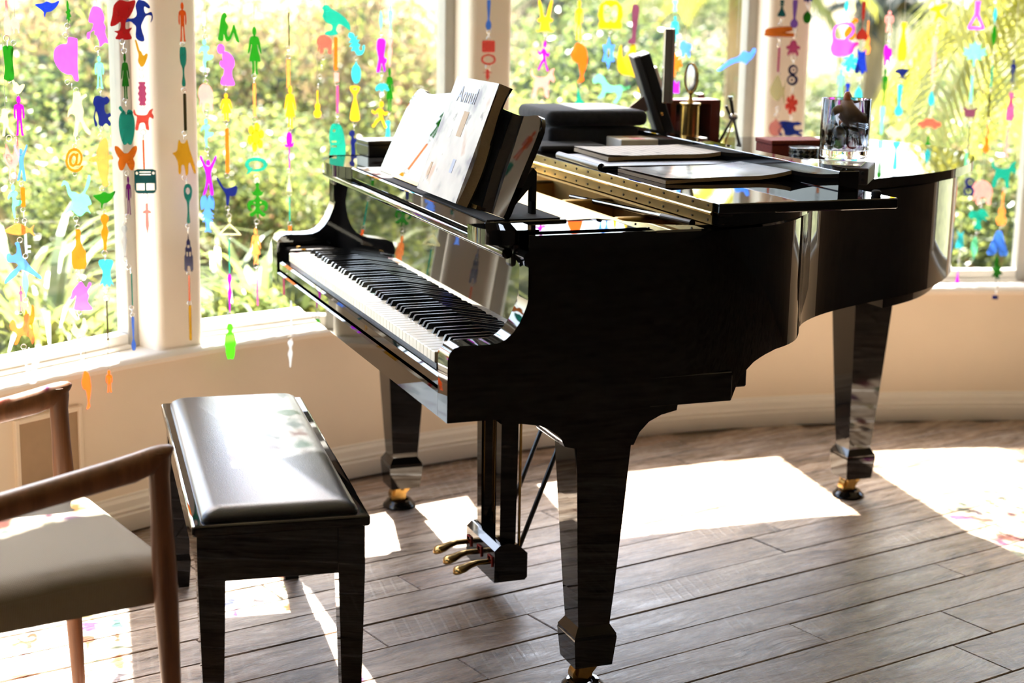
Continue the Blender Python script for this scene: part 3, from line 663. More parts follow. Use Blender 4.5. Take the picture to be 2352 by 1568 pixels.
# ---- small black box on the bass cheek
b0 = on_z(835, 357, .9735)
bx_ = thing('small_box', 'small black box at the bass end of the piano behind the music desk', 'box', (b0.x, b0.y-.02, .9735), .08)
MB().box(0, .13, -.02, .07, 0, .030, .002, 1).put('box_base', 'satin_black', bx_); MB().box(-.001, .131, -.021, .071, .0302, .042, .002, 1).put('box_lid', 'satin_black', bx_)
MB().box(.06, .085, -.0206, -.0199, .010, .017).put('gold_print', 'brass', bx_)
# ---- black velvet boxes stacked on the folded lid leaf
def vbox(name, label, c, rz, lx, ly, h, z, bev):
    t = thing(name, label, 'box', (c[0], c[1], z), rz, 'velvet boxes stacked on the lid')
    o = MB().box(-lx/2, lx/2, -ly/2, ly/2, 0, h, bev, 4).put('velvet_cover', 'velvet', t, smooth=60); return t
vbox('velvet_box', 'black velvet box under another, lower of the stack on the lid', (.765, 1.215), -.04, .25, .26, .050, FT+.0005, .010)
tb = vbox('velvet_box', 'black velvet box with a pale picture on top, upper of the stack', (.775, 1.21), -.07, .275, .275, .040, FT+.054, .017)
MB().box(-.02, .10, -.02, .105, .0401, .0408).put('top_picture', 'magazine_cover', tb)
# ---- round black case and folder under the sheet music
cs = MB().box(-.09, .09, -.07, .07, 0, .016, .007, 3).put('case', 'felt_black', None, smooth=60, loc=(.66, 1.04, FT+.0005), rot=(0, 0, -.05)); tag(cs, 'flat black soft case peeking out beneath the velvet boxes', 'case')
fo = thing('ring_folder', 'black leather music folder lying open under the sheet music', 'folder', (.735, .70, FT), -.03)
MB().box(-.175, .175, -.14, .14, 0, .006, .002, 1).put('folder_back', 'folder', fo); MB().box(-.180, .165, -.15, .12, .0062, .012, .003, 2).put('folder_cover', 'folder', fo); MB().cyl((-.18, -.14, .008), (-.18, .13, .008), .009, seg=12).put('folder_spine', 'folder', fo, smooth=50)
def sheets(name, label, cat, c, rz, lx, ly, z, th, curl, mtop, medge):
    t = thing(name, label, cat, (c[0], c[1], z), rz)
    def slab(z0, z1, k):
        g = MB(); rings = []
        for i in range(17):
            u = i/16; x = -lx/2+lx*u; up = curl*max(0, u-.62)**2*7+.004*math.sin(u*PI)+k*.006*max(0, .18-u)*5
            rings.append([(x, -ly/2, z0+up), (x, ly/2, z0+up*.6), (x, ly/2, z1+up*.6), (x, -ly/2, z1+up)])
        return g.loft(rings)
    slab(0, th, 0).put('pages', medge, t, smooth=30); slab(th+.0002, th+.0012, 1).put('top_page', mtop, t, smooth=30); return t
sheets('sheet_music', 'open cream sheet music lying on the black folder', 'sheet music', (.775, .755), -.05, .33, .23, FT+.0125, .008, .018, 'music_page', 'paper_edge')
sheets('magazine', 'glossy grey magazine nearest the hinge on the folded lid', 'magazine', (.745, .42), .02, .33, .235, FT+.0005, .007, .020, 'magazine_cover', 'paper_edge')
# ---- colour swatch box
sw = thing('swatch_box', 'pale box with coloured square swatches behind the sheet music', 'box', (.865, 1.03, FT), -.06)
MB().box(-.075, .075, -.055, .055, 0, .028, .002, 1).put('box_body', 'paper', sw)
for i in range(4):
    for j in range(2):
        nm = 'swatch_%d' % ((i+j*2) % 4)
        if nm not in MAT: mat(nm, srgb(*[(226, 206, 180), (222, 150, 158), (196, 190, 184), (205, 170, 140)][(i+j*2) % 4]), .5)
        MB().box(-.07+i*.035, -.04+i*.035, -.05+j*.05, -.005+j*.05, .0281, .0286).put('swatch', nm, sw)
MB().box(-.076, .076, -.0556, -.054, .002, .010).put('side_label', 'swatch_1', sw)
# ---- picture frames and keepsakes along the back of the lid
def at_y(x, Y, z):            # world point on the plane Y seen at image column x, at height z
    p = on_y(x, 300, Y); return Vector((p.x, Y, z))
# easel frame leaning back, dark
fr = thing('picture_frame', 'black easel picture frame seen from behind, leaning beside the tall silver frame', 'picture frame', at_y(1540, 1.40, LZ), -.35)
ff_ = Matrix.Rotation(-.34, 4, 'Y')
MB().box(-.014, .014, -.09, .09, 0, .262, .002, 1, ff_).put('frame_back', 'satin_black', fr); MB().box(-.034, -.014, -.095, .095, 0, .265, .003, 1, ff_).put('frame_front', 'felt_black', fr)
MB().box(.0145, .026, -.03, .03, .10, .215, .002, 1, ff_).put('back_plate', 'white_paint', fr)
MB().box(-.020, .020, -.028, -.020, -.17, 0, .001, 1, Matrix.Translation((-.045, 0, .135)) @ Matrix.Rotation(.88, 4, 'Y')).put('easel_leg', 'frame_brown', fr)
tf = thing('tall_frame', 'tall narrow silver frame standing upright behind the trophy', 'picture frame', at_y(1528, 1.33, LZ), -.30)
MB().box(-.013, .010, -.012, .012, .115, .318, .002, 1).put('frame_edge', 'steel', tf); MB().box(.010, .016, -.016, .016, .115, .318, .002, 1).put('frame_side', 'frame_brown', tf)
MB().cyl((-.010, 0, 0), (-.010, 0, .12), .0035, seg=10).put('gilt_stem', 'brass', tf); MB().sph((-.012, 0, .085), .008).put('gilt_knob', 'brass', tf)
MB().lathe([(.022, 0), (.022, .004), (.006, .008)], 16).put('foot', 'brass', tf)
sb = thing('shadow_box', 'mahogany display box with a glazed front behind the trophy', 'display box', at_y(1585, 1.375, LZ), .0)
g = MB()
for b in ((-.080, -.064, 0, .122), (.046, .076, 0, .122), (-.064, .046, .110, .122), (-.064, .046, 0, .012)): g.box(b[0], b[1], -.035, .045, b[2], b[3], .001, 1)
g.put('box_frame', 'mahogany', sb); MB().box(-.064, .046, .03, .044, .012, .110).put('box_back', 'felt_black', sb)
MB().box(-.064, .046, -.025, -.022, .012, .110).put('glass_front', 'pane', sb); MB().box(-.04, .03, .0, .02, .012, .06, .004, 1).put('blue_keepsake', 'p_aqua', sb)
tr = thing('trophy', 'gold column trophy with oval medallion on a marble base', 'trophy', at_y(1583, 1.27, LZ), .1)
MB().box(-.040, .040, -.034, .034, 0, .026, .004, 2).put('marble_base', 'marble', tr)
MB().lathe([(.027, .026), (.027, .031), (.0255, .032), (.0255, .112), (.029, .114), (.029, .119), (.008, .121)], 28).put('column', 'brass', tr, smooth=40)
MB().lathe([(.012, .120), (.007, .127), (.004, .139), (.008, .147), (.003, .154)], 16).put('stem', 'brass', tr, smooth=50)
MB().sph((0, 0, .186), .034, (.60, .16, 1.12), 24, 14).put('medallion', 'steel', tr, smooth=60, rot=(0, 0, -1.2))
rg = [(.0215*math.cos(a), 0, .186+.0395*math.sin(a)) for a in [2*PI*k/28 for k in range(28)]]
MB().tube(rg+[rg[0]], .0028, 6).put('medallion_wreath', 'brass', tr, smooth=50, rot=(0, 0, -1.2))
s2 = thing('photo_stand', 'small dark frame leaning just behind the mahogany box', 'picture frame', at_y(1625, 1.44, LZ), -.3)
MB().box(-.008, .008, -.03, .03, 0, .135, .002, 1, Matrix.Rotation(-.2, 4, 'Y')).put('frame_body', 'frame_brown', s2); MB().box(-.012, -.008, -.032, .032, 0, .137, .001, 1, Matrix.Rotation(-.2, 4, 'Y')).put('frame_front', 'satin_black', s2)
tp = thing('mini_tripod', 'miniature bronze tripod beside the window pillar on the lid', 'tripod', at_y(1683, 1.30, LZ), 0)
for a in (0, 2.1, 4.2): MB().cyl((.028*math.cos(a+.6), .028*math.sin(a+.6), 0), (.002*math.cos(a), .002*math.sin(a), .066), .0032, .0022, seg=8).put('leg', 'dark_metal', tp)
for a in (1.0, 3.1): MB().cyl((.028*math.cos(a+.6), .028*math.sin(a+.6), .002), (0, 0, .06), .0012, seg=6).put('brace', 'brass', tp)
MB().sph((0, 0, .07), .010).put('hub', 'steel', tp); MB().cyl((0, 0, .07), (-.008, 0, .118), .0035, seg=10).put('tube', 'dark_metal', tp); MB().cyl((-.008, 0, .112), (-.0085, 0, .122), .0055, seg=10).put('cap', 'steel', tp)
MB().cyl((-.006, 0, .07), (-.016, .004, .098), .003, seg=8).put('handle', 'dark_metal', tp); tp.scale = (1.4, 1.4, 1.1)
# ---- red box, harlequin pot, dark carved box and jar of keepsakes
q = on_z(1818, 318, LZ+.048)
rb = thing('red_box', 'textured dark red box at the back of the piano lid', 'box', (q.x, q.y, LZ), -.08)
MB().box(-.078, .078, -.05, .05, 0, .036, .002, 1).put('box_body', 'red_box', rb); MB().box(-.08, .08, -.052, .052, .0365, .048, .002, 1).put('box_lid', 'red_box', rb)
def harl(nt, p):
    tc = N(nt, 'ShaderNodeTexCoord'); mp = N(nt, 'ShaderNodeMapping'); mp.inputs['Scale'].default_value = (1, 1, 1); L(nt, tc.outputs['UV'], mp.inputs[0])
    mp.inputs['Rotation'].default_value = (0, 0, PI/4)
    ch = N(nt, 'ShaderNodeTexChecker', i_Scale=7.0); L(nt, mp.outputs[0], ch.inputs[0]); ch.inputs[1].default_value = (.015, .015, .015, 1)
    n2 = N(nt, 'ShaderNodeTexVoronoi', i_Scale=9.0); L(nt, mp.outputs[0], n2.inputs['Vector'])
    L(nt, ramp(nt, n2.outputs['Color'], [(.3, srgb(196, 196, 190)), (.5, srgb(120, 78, 48)), (.8, srgb(84, 96, 70))]), ch.inputs[2])
    L(nt, ch.outputs[0], p.inputs['Base Color']); p.inputs['Roughness'].default_value = .25
flat_mat('harlequin', harl)
q = on_z(1833, 335, LZ+.036)
hp = thing('harlequin_pot', 'small round pot with harlequin diamonds and silver rim', 'pot', (q.x, q.y-.03, LZ), 0)
me = MB().lathe([(.036, 0), (.038, .003), (.038, .033), (.034, .033), (.034, .006), (.002, .006)], 36).mesh('pot_body', 40)
uv = me.uv_layers.new(name='UVMap')
for l in me.loops:
    c = me.vertices[l.vertex_index].co; uv.data[l.index].uv = ((math.atan2(c.y, c.x)/(2*PI)+.5)*3, c.z/.036*.7)
link('pot_body', me, 'harlequin', hp); MB().lathe([(.0385, .033), (.0392, .0345), (.0385, .036), (.034, .036), (.0338, .0335)], 36).put('pot_rim', 'steel', hp, smooth=50)
c0_ = on_z(1995, 385, LZ+.040)
cb = thing('carved_box', 'dark carved wooden box under the glass jar', 'box', (c0_.x, c0_.y, LZ), math.atan2(.231, .186)-PI/2)
mat('carved_wood', srgb(44, 33, 29), .5, var=.3, scale=60)
MB().box(-.17, 0, 0, .155, 0, .038, .002, 1).put('box_body', 'carved_wood', cb); MB().box(-.150, -.02, .02, .135, .0381, .0405, .001, 1).put('lid_panel', 'magazine_cover', cb)
st_ = MB().lathe([(.0035, 0), (.0045, .0006), (.0035, .0012)], 10).mesh('carved_stud'); st_.materials.append(MAT['satin_black'])
for i in range(9):
    for j in range(2): link('carved_stud', st_, None, cb, (-.012-i*.018, .0002, .012+j*.015), (PI/2, 0, 0))
q = on_z(1937, 362, LZ+.0405)
JZ = LZ+.0408
jr = thing('glass_jar', 'straight clear glass jar holding shells and stones', 'jar', (q.x, q.y, JZ), 0)
MB().lathe([(.050, 0), (.056, .003), (.058, .010), (.0585, .138), (.0575, .139), (.0555, .138), (.0545, .022), (.050, .019), (.001, .019)], 44).put('jar_body', 'jar', jr, smooth=60)
rj = random.Random(3)
jc = ['p_navy', 'shell_brown', 'satin_black', 'p_green', 'p_red', 'shell_rust', 'p_amber', 'lacquer']
lay = [(.026, 7, .036), (.026, 1, 0), (.050, 7, .037), (.050, 1, 0)]
kk = 0
for z, n, rad in lay:
    for k in range(n):
        a = 2*PI*k/n+z*40; r_ = rj.uniform(.0165, .018)
        o = MB().sph((0, 0, 0), r_, (1, .9, .75), 12, 8).put('pebble', jc[kk % 8], None, smooth=60, loc=(q.x+rad*math.cos(a), q.y+rad*math.sin(a), JZ+z+.008), rot=(rj.random(), rj.random(), rj.random()))
        tag(o, '%s stone in the %s layer inside the glass jar' % ({'p_navy': 'deep blue', 'shell_brown': 'brown', 'satin_black': 'dull black', 'p_green': 'green', 'p_red': 'red', 'shell_rust': 'rust coloured', 'p_amber': 'amber', 'lacquer': 'shiny black'}[jc[kk % 8]], 'upper' if z > .04 else 'lowest'), 'stone', 'stones in the glass jar'); kk += 1
def shell(name, label, loc, rot, sc, m):
    g = MB(); rings = []
    for i in range(30):
        t = i/29; a = t*5.4; R_ = .004+.030*t; r_ = .003+.017*t
        c = Vector((R_*math.cos(a), R_*math.sin(a), .03*(1-t)))
        rad = Vector((math.cos(a), math.sin(a), 0))
        rings.append([c+rad*(r_*math.cos(b))+Vector((0, 0, 1))*(r_*1.2*math.sin(b)) for b in [2*PI*k/10 for k in range(10)]])
    g.loft(rings); o = g.put(name, m, None, smooth=60, loc=loc, rot=rot); o.scale = sc; tag(o, label, 'shell', 'shells in the glass jar')
shell('seashell', 'large brown seashell filling the middle of the glass jar', (q.x+.006, q.y, JZ+.098), (.6, .4, .3), (1.1, 1.1, 1.15), 'shell_brown')
shell('seashell', 'rust coloured curled shell sticking out of the jar top', (q.x-.006, q.y+.004, JZ+.138), (1.3, .2, 1.0), (.66, .66, .6), 'shell_rust')
shell('seashell', 'grey seashell against the side of the glass jar', (q.x-.026, q.y-.016, JZ+.092), (.2, 1.2, 2.0), (.7, .7, .8), 'shell_brown')

# ================================================================== STRANDS OF PLASTIC CHARMS
def P_(s): v = [float(a) for a in s.replace(',', ' ').split()]; return list(zip(v[::2], v[1::2]))
def circ(cx, cy, rx, ry=None, n=18): ry = rx if ry is None else ry; return [(cx+rx*math.cos(2*PI*k/n), cy+ry*math.sin(2*PI*k/n)) for k in range(n)]
def mir(s): h = P_(s); return h+[(1-x, y) for x, y in reversed(h)]
SH = {}      # name -> list of (points, smooth)
def sh(name, *polys): SH[name] = [(p if isinstance(p, list) else P_(p), sm) for p, sm in polys]
HEAD_ = lambda x, y, r, ry: circ(x, y, r, ry, 12)
sh('person', (mir('.5 .82 .40 .80 .22 .77 .14 .72 .10 .52 .16 .42 .24 .44 .24 .62 .30 .66 .32 .40 .26 .06 .20 .0 .40 .0 .44 .30 .5 .38'), 1), (HEAD_(.5, .90, .16, .10), 0))
sh('woman', (mir('.5 .82 .42 .80 .20 .77 .08 .60 .02 .44 .14 .46 .26 .62 .30 .58 .10 .28 .30 .26 .32 .06 .28 0 .44 0 .46 .26 .5 .27'), 1), (HEAD_(.5, .90, .15, .10), 0))
sh('arms_up', ('.30 .62 .10 .82 .0 .98 .10 1 .22 .86 .40 .74 .58 .74 .80 .88 .94 1 1 .96 .86 .80 .68 .62 .66 .42 .74 .20 .78 0 .60 .0 .56 .22 .50 .30 .42 .20 .30 .02 .14 0 .30 .22 .36 .42', 1), (HEAD_(.5, .82, .12, .08), 0))
sh('leap', ('.02 .02 .12 .06 .34 .22 .46 .34 .60 .30 .80 .20 .98 .10 1 .16 .84 .30 .70 .44 .60 .58 .52 .66 .48 .84 .44 1 .34 .98 .38 .88 .36 .74 .24 .68 .18 .74 .10 .70 .12 .54 .30 .52 .40 .46 .34 .38 .22 .30 .04 .12', 1),)
sh('walker', ('.30 1 .56 1 .60 .90 .80 .96 .86 .90 .66 .82 .64 .70 .70 .56 .66 .40 .80 .22 .98 .08 .90 .02 .70 .12 .54 .32 .44 .20 .40 0 .22 0 .28 .20 .32 .44 .14 .50 .0 .42 .04 .58 .20 .70 .26 .86', 1),)
sh('runner', ('.48 .72 .36 .70 .20 .60 .04 .66 .0 .58 .20 .50 .36 .56 .42 .40 .24 .30 .10 .14 .0 .10 .08 .02 .20 .08 .36 .22 .56 .30 .66 .16 .80 .0 .92 .04 .78 .20 .68 .38 .64 .52 .78 .46 .98 .52 .96 .60 .78 .58 .62 .70', 1), (HEAD_(.58, .86, .13, .12), 0))
sh('kneel', ('.40 .82 .70 .78 .94 .66 1 .50 .84 .36 .86 .20 .98 .06 .92 0 .40 0 .18 .04 .24 .18 .36 .26 .40 .40 .24 .44 .14 .52 .22 .60 .34 .56 .30 .72', 1), (HEAD_(.22, .88, .22, .12), 0))
sh('sit_girl', ('.0 .10 .06 .34 .10 .60 .14 .80 .24 .96 .36 1 .44 .88 .36 .74 .50 .54 .42 .38 .48 .20 .60 .30 .72 .58 .80 .56 .92 .26 1 .02 .86 .06 .74 .34 .62 .14 .44 .04 .34 .12 .26 .30 .24 .06', 1),)
sh('yoga', ('.44 .80 .20 .76 .02 .62 .06 .54 .22 .62 .34 .60 .34 .44 .28 .30 .36 .10 .38 0 .50 0 .50 .28 .60 .34 .80 .36 1 .46 .92 .52 .66 .52 .58 .60 .74 .70 .68 .78', 1), (HEAD_(.42, .90, .14, .10), 0))
sh('bust', ('.10 .52 .0 .38 .16 .40 .30 .52 .26 .30 .20 .14 .24 0 .98 0 .90 .16 .80 .30 .86 .52 .82 .66 1 .90 .90 .98 .76 .78 .56 1 .40 .92 .26 .80 .14 .66', 1),)
sh('detective', ('.10 .62 .26 .94 .46 1 .70 .94 .84 .72 .80 .60 .88 .48 .84 .36 .98 .10 .82 .10 .60 .0 .56 .12 .44 .28 .36 .30 .36 .40 .16 .34 .12 .20 .0 .20 .02 .34 .14 .36 .28 .46 .30 .58', 1),)
sh('hat', ('1 .92 .96 .30 .98 .0 .82 .0 .72 .12 .50 .14 .22 .24 .02 .44 .0 .62 .10 .76 .34 .84 .56 .86 .62 1 .80 1 .92 .98', 1),)
sh('raptor', ('.60 .54 .74 .62 .84 .80 .92 1 1 .96 .94 .76 .80 .56 .90 .50 1 .30 .86 .24 .96 .06 .82 .12 .62 .0 .44 .06 .30 .16 .06 .04 .24 .24 .34 .40 .22 .54 .14 .78 .0 .74 .08 .88 .24 .82 .32 .62 .46 .60', 1),)
sh('bottle', (mir('.5 1 .34 .99 .34 .70 .28 .58 .02 .44 .0 .14 .12 .02 .5 0'), 0))
sh('vase', (mir('.5 1 .22 .98 .24 .88 .32 .76 .20 .56 .04 .36 .02 .14 .14 0 .5 0'), 1))
sh('lion', ('.10 .96 .34 1 .62 .94 .80 .98 .94 .86 .84 .74 .66 .70 .66 .50 .78 .40 .94 .44 1 .34 .84 .26 .98 .10 .90 .0 .70 .10 .50 .0 .30 .06 .28 .30 .18 .50 .10 .30 .22 .06 .10 0 .02 .30 .12 .60 .02 .76', 1),)
sh('dolphin', ('.66 1 .50 .92 .36 .74 .32 .64 .12 .60 .0 .54 .18 .50 .32 .50 .40 .28 .52 .10 .56 0 .76 .02 .74 .14 .80 .34 .82 .54 .98 .56 .96 .64 .82 .66 .82 .84 .76 .98', 1),)
sh('ray', ('0 .74 .30 .80 .5 .92 .72 .82 1 .96 .88 .62 .66 .36 .46 .30 .40 .12 .38 .0 .34 .14 .34 .32 .16 .52', 1),)
sh('twist', ('.2 1 .8 1 1 .88 .7 .72 .9 .52 .7 .30 .6 .10 .5 0 .3 .02 .2 .28 .0 .50 .3 .70 .0 .88', 1),)
sh('torso', ('.06 1 .94 1 .96 .80 .80 .60 .82 .34 1 .06 .84 .14 .70 .0 .52 .12 .34 .0 .22 .14 .0 .06 .22 .36 .24 .60 .04 .80', 1),)
sh('stick', ('.0 .02 .5 0 1 .02 1 .98 .5 1 0 .98', 0),)
sh('dragon', ('.0 .34 .10 .62 .16 .86 .40 1 .70 .96 1 1 .94 .80 .78 .60 .62 .48 .60 .26 .84 .30 .74 .18 .80 .0 .20 0 .28 .14 .14 .20 .36 .24 .40 .44 .22 .36', 1),)
sh('apple', (mir('.5 .78 .34 .84 .12 .80 .0 .60 .04 .30 .22 .02 .40 .0 .5 .04'), 1), ('.46 .82 .30 .90 .14 1 .02 .94 .16 .86 .34 .80', 1), ('.52 .80 .60 .90 .84 .88 .90 .80 .68 .78', 1))
sh('butterfly', (mir('.5 .70 .40 .72 .20 .94 .02 1 .0 .84 .10 .60 .18 .48 .12 .30 .18 .04 .32 0 .44 .18 .5 .30'), 1))
sh('spoon', (mir('.5 1 .20 .98 .24 .70 .30 .50 .34 .34 .10 .24 .0 .12 .20 .02 .5 0'), 1))
sh('horse_rear', ('.62 1 .78 .96 .92 .84 .86 .80 .72 .84 .76 .68 .96 .72 1 .56 .92 .46 .96 .62 .78 .62 .66 .48 .60 .34 .70 .04 .56 .0 .40 .10 .42 .34 .34 .42 .22 .48 .0 .44 .12 .54 .34 .56 .46 .66 .42 .86 .52 1', 1),)
sh('duck', ('.0 1 .16 .96 .36 .62 .48 .58 .66 .42 .86 .50 1 .46 .90 .26 .70 .06 .54 .0 .36 .04 .20 .22 .26 .44 .12 .70', 1),)
sh('scallop', (mir('.5 1 .2 1 .1 .96 .2 .86 .04 .76 .14 .62 .0 .5 .14 .38 .04 .24 .2 .14 .1 .04 .2 0 .5 0'), 1))
sh('dog', ('.0 .86 .06 .70 .18 .62 .10 .20 .08 .0 .22 .0 .30 .30 .54 .32 .62 .02 .76 .0 .74 .34 .80 .60 .96 .52 1 .66 .92 .82 .98 1 .80 .92 .66 .72 .36 .70 .14 .76 .06 .98', 1),)
sh('bus', (mir('.5 .96 .16 .96 .0 .90 .0 .16 .06 .04 .16 0 .5 0'), 0), (P_('.08 .80 .48 .80 .48 .52 .08 .52')[::-1] if False else '.08 .12 .08 .40 .46 .40 .46 .12', 0), ('.54 .12 .54 .40 .92 .40 .92 .12', 0), ('.24 .72 .24 .77 .76 .77 .76 .72', 0), ('.24 .82 .24 .87 .76 .87 .76 .82', 0), (circ(.12, .80, .06, .06, 12), 0), (circ(.88, .80, .06, .06, 12), 0))
sh('dagger', (mir('.5 1 .36 .98 .34 .78 .04 .74 .04 .68 .34 .68 .30 .30 .5 0'), 0))
sh('brush', (mir('.5 1 .06 .98 .0 .74 .10 .58 .32 .48 .36 .30 .22 .12 .26 .02 .5 0'), 1))
sh('cow', ('.24 .88 .30 1 .40 .90 .54 .90 .64 1 .70 .86 .76 .70 .90 .40 1 .10 .92 .06 .76 .34 .68 .30 .66 .06 .56 .0 .50 .26 .38 .28 .34 .06 .24 .06 .22 .34 .12 .52 .0 .62 .18 .68', 1),)
sh('racket', (mir('.5 1 .18 .97 .0 .84 .10 .66 .34 .54 .40 .30 .30 .04 .5 0'), 1), (circ(.5, .82, .26, .09, 12), 0))
sh('tower', (mir('.5 1 .44 .86 .30 .80 .26 .66 .14 .62 .14 .46 .02 .40 .0 .06 .14 .0 .30 .02 .36 .14 .5 .16'), 0), ('.36 .62 .36 .70 .64 .70 .64 .62', 0), ('.24 .40 .24 .52 .44 .52 .44 .40', 0), ('.56 .40 .56 .52 .76 .52 .76 .40', 0))
sh('lobster', (mir('.5 .86 .40 .98 .20 1 .02 .86 .06 .62 .28 .66 .24 .56 .04 .48 .24 .48 .06 .38 .28 .38 .12 .28 .32 .28 .36 .10 .26 0 .5 .02'), 1))
sh('dive', ('.0 1 .08 .98 .30 .70 .48 .62 .70 .66 .94 .72 1 .60 .92 .40 .74 .34 .62 .36 .60 .16 .52 .0 .44 .10 .44 .34 .36 .50 .16 .72 .02 .92', 1),)
sh('hanger', ('.5 .70 .96 .12 1 .0 0 0 .04 .12', 0), ('.5 .56 .14 .10 .86 .10', 0), (circ(.5, .86, .07, .14, 12), 0))
sh('buddha', (mir('.5 1 .30 .97 .24 .88 .32 .80 .30 .74 .06 .66 .0 .44 .12 .34 .10 .24 .20 .06 .30 0 .5 .02'), 1))
sh('flower', (circ(.5, .5, .26, .26, 16), 0), *[(circ(.5+.34*math.cos(a), .5+.34*math.sin(a), .155, .155, 10), 0) for a in [k*PI/3+.3 for k in range(6)]])
sh('bubble', ('.5 1 .82 .94 1 .72 1 .50 .84 .28 .56 .18 .30 .18 .06 0 .12 .26 .0 .50 .02 .74 .20 .94', 1), ('.5 .82 .26 .76 .16 .60 .22 .44 .36 .36 .30 .26 .52 .34 .76 .42 .84 .60 .74 .76', 1))
sh('scroll', (mir('.5 1 .40 .96 .44 .86 .30 .74 .20 .78 .30 .66 .44 .64 .34 .54 .10 .50 .0 .40 .06 .26 .24 .24 .14 .34 .26 .40 .42 .34 .30 .22 .10 .14 .24 .08 .44 .16 .5 0'), 1), (circ(.35, .46, .05, .03, 8), 0), (circ(.65, .46, .05, .03, 8), 0))
sh('rose', (mir('.5 1 .30 .96 .20 .82 .26 .66 .42 .60 .45 .56 .45 0 .5 0'), 1), ('.40 .62 .02 .66 .14 .58 .42 .57', 0), ('.60 .62 .98 .74 .90 .60 .58 .57', 0))
sh('eagle', ('.0 .90 .10 1 .24 .98 .32 .88 .50 .80 .70 .68 .88 .52 1 .30 .98 .16 .84 .26 .66 .36 .56 .34 .50 .18 .56 .06 .42 .0 .10 .0 .16 .12 .34 .18 .34 .34 .16 .42 .02 .60 .06 .80', 1),)
sh('totem', ('.20 1 .60 1 .80 .86 .92 .60 1 .30 .96 .04 .86 .0 .04 .0 .08 .30 .0 .60 .06 .86', 1), (circ(.30, .80, .09, .05, 10), 0), ('.14 .44 .14 .50 .44 .50 .44 .44', 0), ('.14 .30 .14 .36 .46 .36 .46 .30', 0))
sh('scorpion', ('.30 .98 .10 1 .04 .82 .20 .70 .06 .56 .26 .54 .08 .38 .28 .36 .20 .18 .40 .20 .54 .02 .80 .02 .98 .20 1 .46 .86 .40 .88 .26 .74 .20 .66 .32 .74 .48 .60 .54 .70 .68 .52 .70 .58 .88 .44 .80 .40 .90', 1),)
sh('teardrop', (mir('.5 1 .40 .86 .12 .70 .0 .44 .10 .16 .30 .02 .5 0'), 1))
sh('shovel', (mir('.5 1 .06 .97 .12 .86 .34 .76 .40 .66 .28 .50 .06 .14 .14 .02 .5 0'), 1), (circ(.5, .91, .22, .04, 10), 0))
sh('boy_flute', ('.20 .98 .48 1 .56 .86 .46 .76 .60 .68 .98 .72 1 .66 .76 .58 .60 .50 .56 .36 .60 .16 .56 .0 .30 .0 .28 .30 .22 .54 .26 .74 .10 .84', 1),)
sh('hand', ('.20 1 .86 .96 .84 .70 .74 .50 .86 .40 1 .42 .98 .30 .84 .24 .90 .06 .76 .0 .62 .20 .50 .26 .34 .02 .04 .0 .16 .24 .22 .44 .06 .70', 1),)
sh('cap', ('.0 .30 .08 .66 .30 .94 .60 1 .84 .84 .92 .50 1 .20 .80 .12 .66 .30 .50 .0 .30 .22 .12 .06', 1),)
sh('boot', ('.14 1 .92 .98 .84 .60 .86 .0 .08 0 .18 .30 .10 .80', 1),)
sh('square', ('.08 0 .92 0 1 .08 1 .92 .92 1 .08 1 0 .92 0 .08', 0),)
sh('ring_oval', (circ(.5, .5, .5, .5, 28), 0), (circ(.5, .5, .37, .34, 28), 0))
sh('genie', (mir('.5 .46 .40 .54 .30 .78 .16 1 .06 .96 .14 .70 .20 .46 .02 .38 .12 .30 .24 .30 .20 .08 .0 .04 .04 0 .5 .02'), 1))
sh('mermaid', ('.30 1 .66 .96 .84 .84 .94 .60 .84 .36 .70 .20 .76 .06 .40 .0 .56 .16 .50 .34 .40 .50 .14 .54 .0 .70 .14 .86', 1),)
sh('fin', ('.30 1 .40 .96 .62 .40 1 .10 .96 .0 .04 0 .0 .08 .26 .34', 1),)
sh('lantern', (mir('.5 1 .24 .96 .04 .78 .0 .46 .08 .26 .02 .14 .06 0 .5 0'), 0), (mir('.5 .74 .40 .80 .30 .84 .22 .76 .22 .40 .30 .24 .42 .24 .5 .30'), 1))
sh('hexagram', ([(.5+.5*math.sin(k*PI/6)*(1 if k % 2 == 0 else .58), .5+.5*math.cos(k*PI/6)*(1 if k % 2 == 0 else .58)) for k in range(12)], 0), (circ(.5, .5, .14, .17, 6), 0))
sh('horse_run', ('.0 .78 .04 .66 .16 .70 .24 .62 .26 .44 .20 .26 .14 .20 .20 .14 .32 .22 .36 .36 .48 .36 .60 .38 .66 .24 .56 .04 .64 0 .76 .24 .80 .44 .88 .46 1 .54 .98 .64 .86 .58 .76 .64 .56 .60 .42 .66 .32 .84 .20 1 .10 .94', 1),)
sh('leg', ('.30 1 1 .98 .94 .60 .80 .34 .76 .12 .70 0 .0 .0 .04 .10 .36 .18 .34 .50', 1),)
sh('king', ('.06 .92 .16 .98 .22 .72 .46 .86 .56 1 .74 .98 .76 .82 .94 .66 1 .50 .76 .52 .82 .40 1 .38 .98 .06 .90 0 .84 .26 .60 .34 .30 .36 .10 .42 .02 .50 .0 .70', 1),)
sh('maple', (mir('.5 1 .40 .84 .26 .88 .28 .66 .04 .74 .10 .56 0 .46 .24 .36 .20 .24 .44 .28 .46 0 .5 0'), 0))
sh('crown', ('.0 0 .06 .96 .26 .70 .48 1 .68 .70 .94 .98 1 0', 0),)
sh('fly', ('.0 .02 .10 .0 .30 .22 .50 .38 .66 .40 .76 .30 .80 .42 .90 .56 1 .92 .92 1 .84 .80 .66 .86 .54 .62 .34 .50 .20 .30', 1),)
sh('pawn', (mir('.5 1 .30 .98 .26 .86 .40 .78 .20 .72 .40 .66 .34 .46 .06 .14 .06 0 .5 0'), 0))
